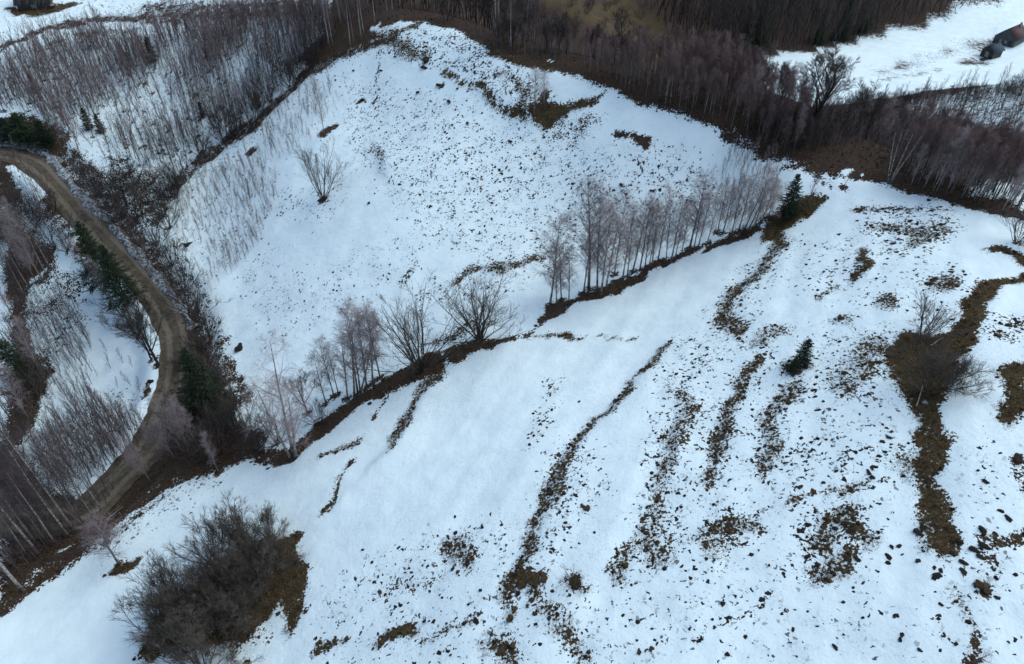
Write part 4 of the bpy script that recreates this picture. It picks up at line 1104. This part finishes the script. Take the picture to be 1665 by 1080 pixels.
place_px(BUSH[1], 955, 22, 6, 'small bush on the olive meadow beyond the ridge', 'bush', wide=1.3)
place_px(BUSH_PALE, 1065, 82, 64, 'pale bush on the lower olive meadow beyond the ridge', 'bush', wide=1.5)
_c = CREST[:9]
_f0 = np.array([4, 4, 5, 9, 12, 12, 9, 6, 5])[:, None] * np.array([[.1, 1.0]])
for k, p in enumerate(scatter(rs, [(890,4),(1010,4),(1060,30),(1110,78),(1060,78),(960,40)], 22, 3.0)):
    place(BUSH[k % 2], p, rs.uniform(1.0, 2.4), 'small bush dotted over the olive meadow beyond the ridge', 'bush', 'small bushes on the olive meadow', wide=1.3)
SUMMIT = list(_c + _f0) + list((_c + np.array([6, 34]))[::-1])
sp_ = scatter(rs, SUMMIT, 200, 1.2, xy=True)
mass('summit_wood', MASS_DARK + MASS_RED[:2], sp_, rs.uniform(7, 12, len(sp_)), 'dim leafless wood behind the summit birches', 'wood', rng=rs)
_c = CREST[7:]
STAND = list(_c + np.array([-.1, .1])) + list((_c + np.array([3.6, 8.5]))[::-1])
st = scatter(rs, STAND, 560, .52, xy=True)
# trees nearest the crest show the most
st = st[np.argsort(np.linalg.norm(st - np.array([0, 0, CAM_H]), axis=1))]
ns = min(300, len(st) // 2)
for k in range(0, 26):
    place(BROAD[k % 2], st[len(st) - 1 - k * 7], rs.uniform(3.6, 5.4), 'round-crowned bare tree among the slender birches behind the ridge', 'tree', 'round trees in the birch stand', wide=1.0)
for k in range(ns):
    place(BI_RED[k % 4], st[k], rs.choice([3.0, 3.8, 4.4, 4.8, 5.2, 6.0]) * rs.uniform(.9, 1.1) * (.8 if st[k][0] < 14 else 1), 'slender young birch in the red-topped stand behind the ridge', 'tree', 'red-topped birch stand', wide=.8)
mass('birch_stand', MASS_RED, st[ns:], rs.uniform(3.0, 5.2, len(st) - ns) * np.where(st[ns:, 0] < 16, .72, 1), 'packed red-twigged young birches deeper behind the ridge', 'wood', rng=rs)
_c = hit([1465,1500,1560,1610,1665], [307,318,335,346,357])[:, :2]
RIGHT = list(_c + np.array([.4, 1.2])) + list((_c + np.array([7, 14]))[::-1])
rt = scatter(rs, RIGHT, 260, .75, xy=True)
_c = hit([1285,1340,1400], [258,281,291])[:, :2]
for k, p in enumerate(scatter(rs, list(_c + np.array([.4, 1.2])) + list((_c + np.array([5, 13]))[::-1]), 40, 1.1, xy=True)):
    place(SA_RED[k % 3], p, rs.uniform(2.2, 4.2), 'slim red-twigged sapling on the brown shoulder behind the hedge end', 'sapling', 'saplings on the brown shoulder', wide=.8)
rt = rt[np.argsort(np.linalg.norm(rt - np.array([0, 0, CAM_H]), axis=1))]
for k in range(min(120, len(rt))):
    place(BI_RED[k % 4], rt[k], rs.uniform(4, 6.8), 'young red-twigged birch on the slope falling away behind the field crest', 'tree', 'young birches behind the field crest', wide=.85, name='red_birch_tree')
_c = hit([1285,1340,1400,1470], [258,281,291,308])[:, :2]
sh_ = scatter(rs, list(_c + np.array([2.5, 5.5])) + list((_c + np.array([12, 30]))[::-1]), 330, .9, xy=True)
mass('shoulder_thicket', SA_L, sh_, rs.uniform(2.2, 4.6, len(sh_)), 'dim thicket of saplings on the brown shoulder behind the hedge end', 'thicket', rng=rs)
mass('red_birch_wood', MASS_RED, rt[120:], rs.uniform(5, 7.5, max(0, len(rt) - 120)), 'massed red-twigged birches down the slope behind the field', 'wood', rng=rs)
place_px(BI_WHITE, 1446, 297, 186, 'white multi-stemmed birch fanning out behind the field crest', 'tree', wide=1.0)
gr = 'tall birches behind the field crest'
for i, (u, v, vt) in enumerate([(1515,314,205),(1520,316,212),(1536,318,226),(1545,318,235),(1562,322,236),(1570,324,250),(1628,346,262),(1636,347,280),(1658,352,270),(1500,310,240),(1480,305,235),(1590,330,255),(1212,200,103),(1245,215,140),(1290,240,170)]):
    place_px(BI[i % 4], u, v, vt, 'tall pale-stemmed birch rising from behind the field crest', 'tree', gr, wide=.7)
SLOPE = [(1600,306),(1665,255),(1665,330),(1640,328)]
for k, p in enumerate(scatter(rs, SLOPE, 60, .9)):
    place(SA[k % 5], p, rs.uniform(3, 4.5), 'dark sapling on the snowy hollow behind the field crest', 'sapling', 'saplings in the snowy hollow', wide=.8, name='dark_sapling')

# ------------------------------------------------------------------ valley beyond
place_px(BROAD_BIG, 1316, 206, 76, 'great spreading dark tree in the valley below the snow slope', 'tree', wide=1.3, rz=0.0)
place_px(BROAD[1], 1267, 172, 92, 'dense dark round tree left of the great valley tree', 'tree', wide=1.0)
VALLEY = [(1130,118),(1190,130),(1235,160),(1240,185),(1190,170)]
vl = scatter(rs, VALLEY, 60, 1.6)
vl = np.vstack([vl, scatter(rs, [(1390,195),(1450,188),(1520,175),(1600,166),(1665,158),(1665,225),(1560,228),(1420,232),(1390,222)], 190, 1.35)])
for k, p in enumerate(scatter(rs, [(1215,195),(1270,190),(1330,212),(1390,205),(1430,228),(1350,250),(1270,238)], 70, 1.2)):
    place(BUSH[k % 2], p, rs.uniform(1.8, 3.6), 'brown bush on the slope down to the great valley tree', 'bush', 'bushes under the valley trees')
vl = vl[np.argsort(np.linalg.norm(vl - np.array([0, 0, CAM_H]), axis=1))]
for k in range(min(60, len(vl))):
    place((BROAD + [BI[0]])[k % 3], vl[k], rs.uniform(4, 7), 'dark bare tree in the valley wood behind the ridge', 'tree', 'valley wood trees')
mass('valley_wood', MASS_DARK, vl[60:], rs.uniform(4, 7.5, max(0, len(vl) - 60)), 'dark leafless wood filling the valley under the snow slope', 'wood', rng=rs)
for k, p in enumerate(scatter(rs, [(1370,165),(1440,158),(1560,150),(1665,140),(1665,160),(1560,168),(1450,182),(1390,185)], 50, 1.5)):
    place(BUSH[k % 2], p, rs.uniform(1.4, 2.8), 'grey bush on the lower edge of the far snow slope', 'bush', 'bushes on the far snow slope')
FOREST = [(1040,4),(1200,4),(1400,4),(1588,4),(1560,16),(1500,38),(1430,50),(1380,74),(1320,84),(1240,90),(1200,92),(1150,88),(1100,60)]
fo = scatter(rs, FOREST, 360, 1.8)
fo = np.vstack([fo, scatter(rs, [(1040,6),(1200,6),(1400,6),(1590,4)], 40, 2.0)]) if False else fo
mass('far_forest', MASS_DARK, fo, rs.uniform(9, 15, len(fo)), 'dark leafless forest along the top of the far snow slope', 'forest', rng=rs)
for i, (u, v) in enumerate([(1330,70),(1365,66),(1230,80),(1212,72),(1400,52)]):
    place_px(SP_BIG[i % 2], u, v, 0, 'dark spruce on the edge of the far forest', 'tree', 'spruces of the far forest', h=9 + i % 3, wide=1.0)
# ------------------------------------------------------------------ road and snow banks
def ribbon(name, C, half, lift, mat, crown=0.0, nac=9, ragged=0.0, seed=1, across_attr=False):
    """a strip that follows a centre line over the terrain"""
    rng = np.random.RandomState(seed)
    T = np.gradient(C[:, :2], axis=0); T /= np.linalg.norm(T, axis=1, keepdims=True)
    Nn = np.stack([-T[:, 1], T[:, 0]], -1)
    s = np.linspace(-1, 1, nac)
    hw = half * (1 + ragged * np.convolve(rng.normal(0, 1, len(C) + 4), np.ones(5) / 5, 'valid'))
    X = C[:, None, :2] + Nn[:, None, :] * (s[None, :, None] * hw[:, None, None])
    z = ground_z(X[..., 0], X[..., 1]) + lift
    h = crown * np.cos(s * pi / 2)[None, :] ** .7
    if crown > .1: h = h * (1 + .9 * fbm(X[..., 0], X[..., 1], 3, 0.9)) + .10 * fbm(X[..., 0], X[..., 1], 2, 2.0)
    z = z + h
    if crown > .1: z[:, 0] = z[:, -1] = -0.15 + ground_z(X[:, 0, 0], X[:, 0, 1]); z[:, -1] = ground_z(X[:, -1, 0], X[:, -1, 1]) - .15
    V = np.concatenate([X, z[..., None]], -1).reshape(-1, 3)
    idx = np.arange(len(V)).reshape(len(C), nac)
    F = np.stack([idx[:-1, :-1], idx[:-1, 1:], idx[1:, 1:], idx[1:, :-1]], -1).reshape(-1, 4)
    me = np_mesh(name, V, F, mat, smooth=True)
    if across_attr:
        a = me.attributes.new('across', 'FLOAT', 'POINT'); a.data.foreach_set('value', np.tile(s, len(C)).astype(np.float32))
    return link(name, me)
tag(ribbon('road', ROAD, 2.0, .06, M_road, .03, 11, .16, across_attr=True), kind='structure')
def line_px(px, step=.4):
    return smooth_line(hit([p[0] for p in px], [p[1] for p in px]), step, 2)
tag(ribbon('snow_bank', line_px([(-20,231),(25,233),(62,241),(88,262),(112,296),(140,326),(166,352),(205,392),(243,437),(280,482),(300,510),(318,540)]), .72, 0, M_snow, .40, 11, .75, 4),
    'ploughed ridge of grey snow along the upper side of the dirt road', 'snow bank')
tag(ribbon('gravel_strip', line_px([(128,826),(150,806),(180,778),(212,748)]), .35, 0, M_gravel, .14, 7, .3, 6),
    'thin strip of pale gravel on the edge of the lower road', 'gravel strip')

# ------------------------------------------------------------------ clods, tussocks, fallen wood, stones
def lump(name, seed, mat, flat=.45, rough=.3, n=2):
    import bmesh
    bm = bmesh.new(); bmesh.ops.create_icosphere(bm, subdivisions=n, radius=1.0)
    rng = np.random.RandomState(seed); ph = rng.rand(6) * 6
    for v in bm.verts:
        x, y, z = v.co
        k = 1 + rough * (sin(3.1 * x + ph[0]) * cos(2.7 * y + ph[1]) + .6 * sin(5.3 * y + ph[2]) * sin(4.9 * x + ph[3]) + .4 * sin(8 * x + 7 * y + ph[4]))
        v.co = (x * k, y * k, max(z, -.3) * flat * k)
    me = bpy.data.meshes.new(name); bm.to_mesh(me); bm.free(); me.materials.append(mat)
    return me
CLOD = [lump('earth_mound', s, M_earth) for s in (1, 2, 3)]
TUSS = [lump('grass_tussock', s, M_tuss, .35, .38) for s in (4, 5, 6)]
def mound(u, v, rpx, kind, label, group=None):
    P = hit1(u, v); r = rpx * mpp(P)
    o = link('earth_mound' if kind == 'c' else 'grass_tussock', (CLOD if kind == 'c' else TUSS)[PIN.randrange(3)])
    o.location = (P[0], P[1], P[2] - .03 * r); o.rotation_euler = (0, 0, PIN.uniform(0, 6.28))
    o.scale = (r * PIN.uniform(.8, 1.25), r * PIN.uniform(.7, 1.0), r * PIN.uniform(.7, 1.1))
    return tag(o, label, 'earth mound' if kind == 'c' else 'tussock', group)
gm = 'black earth mounds on the field snow'
for u, v, r in [(1525,936,7),(1520,940,5),(1530,928,5),(1567,929,6),(1567,915,6),(1520,923,4),(1494,912,5),(1585,894,7),(1602,888,8),(1560,880,7),(1595,905,6),(1598,862,8),(1494,866,8),(1500,858,6),
                (1603,783,5),(1628,831,5),(1640,843,6),(1450,889,5),(1462,888,5),(1445,905,5),(1620,940,4),(1622,972,4),(1358,1052,5),(1290,1024,4),(1183,1064,5),(1162,1020,4),(1496,1057,4),(1464,1040,4),(1530,983,4),(1555,1047,4),
                (755,887,6),(768,890,4),(782,960,4),(720,972,4),(775,1010,6),(755,1014,5),(760,915,6),(737,925,5),(615,938,3),(700,948,3),(785,858,4),(1100,608,4),(942,653,3),(878,684,3),(590,894,3),(815,893,3),(890,867,4),(920,850,4),(967,866,3),(1063,907,3),(740,840,3),(1413,768,5),(1418,776,5),(1375,852,6),(1396,851,4),(1382,864,6),(1395,910,5),(1355,932,5),(1325,890,4),(1330,918,4),(1340,785,4),(1655,745,8),(1440,735,4),(1447,712,4),(1435,718,5)]:
    mound(u, v, r * .85, 'c', 'small black earth mound poking out of the field snow', gm)
gm = 'dark clumps on the open hillside'
for u, v, r in [(693,97,8),(714,138,5),(590,162,5),(407,250,6),(305,398,6),(575,115,3),(620,115,3),(690,110,5),(684,505,3),(800,330,3),(770,290,3),(730,165,4),(680,150,4),(760,200,3),(830,230,4),(650,300,3),(700,335,3),(600,330,3),(1010,300,4),(1060,310,4),(955,345,3),(390,565,8),(245,620,5),(240,635,5)]:
    mound(u, v, r, 'c', 'dark clump of earth and grass on the snowy hillside', gm)
gm = 'matted grass tussocks on the field'
for u, v, r in [(948,823,6),(955,827,8),(870,945,12),(850,950,12),(885,940,9),(640,1032,12),(662,1026,10),(625,1040,8),(935,948,12),(1598,953,12),(1606,962,8),(872,965,7),(838,990,8),(830,1005,8),(1040,1060,6),(1060,1055,6),(520,1045,8),(545,1040,6),(815,1060,10),(835,1050,8),(858,985,5),(910,740,7),(920,755,7),(895,800,6),(1300,605,7),(1312,597,6),(1290,610,6)]:
    mound(u, v, r * .8, 't', 'flattened brown grass tussock melted out of the field snow', gm)
def log_px(a, b, r, mat, label, cat='log', lift=.08):
    A, B = hit1(*a), hit1(*b); A = A + np.array([0, 0, lift]); B = B + np.array([0, 0, lift])
    rng = np.random.RandomState(int(a[0])); n = 6
    t = np.linspace(0, 1, n)[:, None]; N_ = A * (1 - t) + B * t; N_[1:-1] += rng.normal(0, r * .5, (n - 2, 3))
    N_[:, 2] = np.maximum(N_[:, 2], ground_z(N_[:, 0], N_[:, 1]) + r * .3)
    o = N_.mean(0)
    V, F = tubes((N_ - o)[None], np.linspace(r, r * .6, n)[None], 7)
    ob = link('fallen_log' if cat == 'log' else 'fallen_branch', np_mesh('log', V, F, mat, smooth=True)); ob.location = tuple(o)
    return tag(ob, label, cat)
log_px((1512,563), (1534,550), .07, M_log, 'pale fallen birch log on the brown field patch')
log_px((1489,662), (1504,616), .04, M_log, 'pale crooked branch lying down the brown field patch', 'branch')
log_px((510,687), (523,679), .08, M_log, 'short pale log on the hedge bank')
log_px((180,841), (201,824), .07, M_log, 'pale fallen trunk along the shaded wood edge')
log_px((36,229), (46,226), .08, M_log, 'short pale log by the broad evergreen')
P = hit1(1504, 655); o = link('field_stone', lump('stone', 9, M_stone, .6, .12)); o.location = tuple(P); o.scale = (.2, .17, .2)
tag(o, 'single pale stone on the brown field patch', 'stone')

# ------------------------------------------------------------------ ground cover nobody could count
def cover(name, rng, n, weight, hmin, hmax, blades, rad, lean, mat, label, cat, sl_x=(-92, 72), sl_y=(16, 132)):
    Q = np.zeros((0, 2))
    for _ in range(60):
        q = np.c_[rng.uniform(*sl_x, 40000), rng.uniform(*sl_y, 40000)]
        i = np.clip(np.searchsorted(GX, q[:, 0]), 0, len(GX) - 1); j = np.clip(np.searchsorted(GY, q[:, 1]), 0, len(GY) - 1)
        Q = np.r_[Q, q[rng.rand(len(q)) < weight(BARE[j, i], SPECK[j, i], LITTER[j, i], q)]]
        if len(Q) >= n: break
    Q = Q[:n]
    S = np.c_[Q, ground_z(Q[:, 0], Q[:, 1]) - .09].repeat(blades, 0)
    S[:, :2] += rng.normal(0, .09, (len(S), 2))
    H = rng.uniform(hmin, hmax, len(S))
    D = np.c_[rng.normal(0, lean, (len(S), 2)), np.ones(len(S))]
    V, F = spikes(S, S + unit(D) * H[:, None], np.full(len(S), rad))
    return tag(link(name, np_mesh(name, V, F, mat)), label, cat, None, 'stuff')
rc = np.random.RandomState(9)
def in_view(q):
    u, v = to_pix(np.c_[q, ground_z(q[:, 0], q[:, 1])])
    return ((u > -40) & (u < 1710) & (v > -20) & (v < 1120)).astype(float)
cover('dry_grass', rc, 20000, lambda b, s, l, q: np.where((b > .40) & (l < .6), .9, 0) * in_view(q), .12, .38, 3, .019, .8, M_straw, 'flattened straw-coloured grass where snow has melted', 'grass')
cover('dead_brush', rc, 19000, lambda b, s, l, q: np.where((b > .55) & (l >= .55), .8, 0) * in_view(q), .25, .95, 3, .012, .4, M_brush, 'reddish brown dead brush and stems on litter ground', 'brush')
def clods(name, rng, n, weight, mat, label, extra=None, rr=(.035, .20)):
    Q = np.zeros((0, 2))
    for _ in range(60):
        q = np.c_[rng.uniform(-60, 60, 40000), rng.uniform(18, 110, 40000)]
        i = np.clip(np.searchsorted(GX, q[:, 0]), 0, len(GX) - 1); j = np.clip(np.searchsorted(GY, q[:, 1]), 0, len(GY) - 1)
        Q = np.r_[Q, q[rng.rand(len(q)) < weight(BARE[j, i], SPECK[j, i], q)]]
        if len(Q) >= n: break
    Q = Q[:n]; r = rr[0] + (rr[1] - rr[0]) * rng.rand(len(Q)) ** 2.2
    if extra is not None: Q = np.r_[Q, extra]; r = np.r_[r, rng.uniform(.035, .075, len(extra))]
    n = len(Q); P = np.c_[Q, ground_z(Q[:, 0], Q[:, 1]) - .02]
    k = 6; th = np.arange(k) * 2 * pi / k
    R = r[:, None] * rng.uniform(.7, 1.25, (n, k))
    ring = np.stack([P[:, :1] + R * np.cos(th), P[:, 1:2] + R * np.sin(th), P[:, 2:] - .02 + 0 * R], -1)
    mid = np.stack([P[:, :1] + R * .6 * np.cos(th + .4), P[:, 1:2] + R * .6 * np.sin(th + .4), P[:, 2:] + r[:, None] * rng.uniform(.25, .5, (n, k))], -1)
    top = P[:, None] + np.stack([0 * r, 0 * r, r * .55], -1)[:, None]
    V = np.concatenate([ring, mid, top], 1); o = np.arange(n) * (2 * k + 1); F = []
    for i in range(k):
        j = (i + 1) % k
        F += [np.stack([o + i, o + j, o + k + j], -1), np.stack([o + i, o + k + j, o + k + i], -1), np.stack([o + k + i, o + k + j, o + 2 * k], -1)]
    return tag(link(name, np_mesh(name, V.reshape(-1, 3), np.concatenate(F), mat)), label, 'clods', None, 'stuff')
TR = []  # footprint trails, built as lines of small dark clods instead of dents
for q in ([(960,1058),(1040,1050),(1110,1046),(1170,1018),(1240,976),(1314,940)], [(913,735),(906,690),(915,640),(920,603)], [(846,858),(872,835),(905,830)], [(1100,800),(1200,860),(1300,850),(1420,770)], [(450,385),(500,420),(540,430),(600,470)], [(640,240),(660,300),(690,330),(720,380)], [(560,320),(600,290),(640,250)], [(1445,640),(1480,620)], [(1590,610),(1610,760),(1580,860)]):
    c = smooth_line(hit([p[0] for p in q], [p[1] for p in q]), .42, 2)[:, :2]
    TR.append(c + rc.normal(0, .07, c.shape))
clods('grass_hummocks', rc, 4200, lambda b, s, q: np.where(b > .32, .5, 0) * in_view(q), M_tuss, 'countless low hummocks of matted brown grass on bare ground', None, (.10, .30))
clods('clods_and_footprints', rc, 4200, lambda b, s, q: np.clip((s > .05) * s * .5 + np.where((b > .3) & (b < .9), .35, 0), 0, 1) * in_view(q), M_earth, 'countless small dark clods, tussock tops and footprint marks in the snow', np.concatenate(TR))

# ------------------------------------------------------------------ buildings
def quad_box(x0, x1, y0, y1, z0, z1):
    V = np.array([(x, y, z) for z in (z0, z1) for y in (y0, y1) for x in (x0, x1)], float)
    F = np.array([(0, 2, 3, 1), (4, 5, 7, 6), (0, 1, 5, 4), (2, 6, 7, 3), (0, 4, 6, 2), (1, 3, 7, 5)])
    return V, F
def box_part(name, b, mat, parent):
    V, F = quad_box(*b); return link(name, np_mesh(name, V, F, mat), parent)
def slab(name, A, B, C, D, th, mat, parent):
    """a roof plane from four corners, with thickness"""
    A, B, C, D = (np.array(p, float) for p in (A, B, C, D))
    n = np.cross(B - A, D - A); n /= np.linalg.norm(n)
    V = np.array([A, B, C, D, A - n * th, B - n * th, C - n * th, D - n * th])
    F = np.array([(0, 1, 2, 3), (7, 6, 5, 4), (0, 4, 5, 1), (1, 5, 6, 2), (2, 6, 7, 3), (3, 7, 4, 0)])
    return link(name, np_mesh(name, V, F, mat), parent)
def gable_house(name, P, rz, w, l, eave, ridge, m_wall, m_l, m_r, over=.35, base=-1.0):
    """gable ends at y = +-l/2; ridge along y"""
    root = empty(name, tuple(P), rz)
    a, b = w / 2, l / 2
    V = np.array([(-a, -b, base), (a, -b, base), (a, -b, eave), (0, -b, ridge), (-a, -b, eave), (-a, b, base), (a, b, base), (a, b, eave), (0, b, ridge), (-a, b, eave)])
    me = bpy.data.meshes.new('wall')
    me.from_pydata([tuple(v) for v in V], [], [(0, 1, 2, 3, 4), (6, 5, 9, 8, 7), (1, 6, 7, 2), (5, 0, 4, 9)]); me.materials.append(m_wall)
    link('wall', me, root)
    s = (ridge - eave) / a
    for sg, m in ((-1, m_l), (1, m_r)):
        e = (sg * (a + over), eave - s * over + .10)
        pts = [(e[0], -b - over, e[1]), (0, -b - over, ridge + .10), (0, b + over, ridge + .10), (e[0], b + over, e[1])]
        if sg > 0: pts = pts[::-1]
        slab('roof', *pts, -.09 if sg < 0 else -.09, m, root)
    return root
Pm = hit1(1630, 74)
hs = gable_house('farmhouse', Pm + np.array([2.5, 2.0, 0]), radians(-52), 6.2, 8.5, 2.3, 5.0, M_wall, M_redroof, M_redroof); hs.scale = (.8, .8, .8)
for x in (-1.0, .55):
    wd = box_part('window', (x - .36, x + .36, -4.32, -4.20, .75, 1.65), M_woodpale, hs)
    box_part('pane', (x - .28, x - .02, -4.345, -4.30, .82, 1.58), M_glass, wd); box_part('pane', (x + .02, x + .28, -4.345, -4.30, .82, 1.58), M_glass, wd)
    box_part('sill', (x - .44, x + .44, -4.40, -4.20, .66, .745), M_woodpale, wd)
dr = box_part('door', (1.6, 2.4, -4.30, -4.20, -.2, 1.75), M_wood, hs)
box_part('handle', (1.68, 1.74, -4.34, -4.29, .75, .92), M_sheet, dr)
box_part('plinth', (-3.16, 3.16, -4.31, 4.31, -1.2, .12), M_stone, hs)
for k in range(11):
    t = -2.9 + k * .58
    box_part('batten', (t - .03, t + .03, -4.285, -4.245, .15, 2.25 + max(0, (1 - abs(t) / 3.1)) * 2.6), M_wood, hs)
slab('roof_sheet', (.35, .3, 4.82), (.35, 4.6, 4.82), (3.35, 4.6, 2.22), (3.35, .3, 2.22), .05, M_sheet, hs)
ch = box_part('chimney', (.35, .85, 2.2, 2.7, 4.0, 5.9), M_stone, hs)
tag(hs, 'farmhouse with dark red roof and grey-green gable on the far slope', 'house')
Ps = hit1(1607, 94)
sh = gable_house('shed', Ps + np.array([.8, .8, 0]), radians(-60), 3.0, 3.8, 1.7, 2.8, M_wood, M_bluroof, M_bluroof, .3)
box_part('door', (-.45, .45, -1.97, -1.88, -.3, 1.5), M_woodpale, sh)
for k in range(7):
    box_part('board', (-1.4 + k * .45, -1.14 + k * .45, -1.945, -1.895, -.3, 1.65), M_wood, sh) if k not in (2, 3) else None
tag(sh, 'small dark shed with blue-grey roof below the farmhouse', 'shed')
pl = hit1(1600, 97)
wp = empty('plank_pile', tuple(pl), radians(30))
for k in range(6):
    box_part('plank', (-1.3 + .06 * k, 1.3 + .05 * k, -.55 + .2 * k, -.40 + .2 * k, .0, .10 + .05 * (k % 3)), M_wood, wp)
tag(wp, 'low pile of dark planks in front of the shed', 'planks')

Ph = hit1(50, 13)
hu = empty('wooden_hut', tuple(Ph + np.array([.3, 1.6, 0])), radians(14))
box_part('wall', (-2.7, 2.7, -1.6, 2.4, -1.0, 1.0), M_wood, hu)
for k in range(14):
    x = -3.0 + k * .43; dz = .05 * (k % 2) + .03 * (k % 3)
    slab('roof_board', (x, -2.2 - .12 * (k % 3), .62 + dz), (x + .40, -2.2 - .12 * (k % 3), .62 + dz), (x + .40, .5, 3.0 + dz), (x, .5, 3.0 + dz), -.07, M_wood, hu)
    slab('roof_board', (x, .52, 3.0 + dz), (x + .40, .52, 3.0 + dz), (x + .40, 3.0, .7 + dz), (x, 3.0, .7 + dz), -.07, M_wood, hu)
dr = box_part('door', (-.5, .4, -1.66, -1.60, -.4, .95), M_woodpale, hu)
box_part('handle', (.22, .30, -1.70, -1.66, .3, .45), M_sheet, dr)
tag(hu, 'dark wooden hut with board roof above the grove', 'hut')
wp = empty('plank_pile', tuple(hit1(84, 8)), radians(-40))
for k in range(4):
    box_part('plank', (-.9 + .1 * k, 1.1 - .1 * k, -.5 + .27 * k, -.3 + .27 * k, .02, .16 + .05 * (k % 2)), M_woodpale, wp)
tag(wp, 'few pale planks lying beside the wooden hut', 'planks')
o = link('board', np_mesh('board', *quad_box(-.35, .35, -.12, .12, -.1, .9), M_woodpale)); o.location = tuple(hit1(36, 13)); o.rotation_euler = (.3, 0, .4)
tag(o, 'pale board leaning at the front of the wooden hut', 'board')
for x, y, r in WELLS:
    sl = _win(x - r - .6, x + r + .6, y - r - .6, y + r + .6)
    m = 1 - sstep(r * .5, r + .3, np.hypot(MX[sl] - x, MY[sl] - y))
    BARE[sl] = np.maximum(BARE[sl], .85 * m); LITTER[sl] = np.where(m > .1, .8, LITTER[sl])
finish_ground()
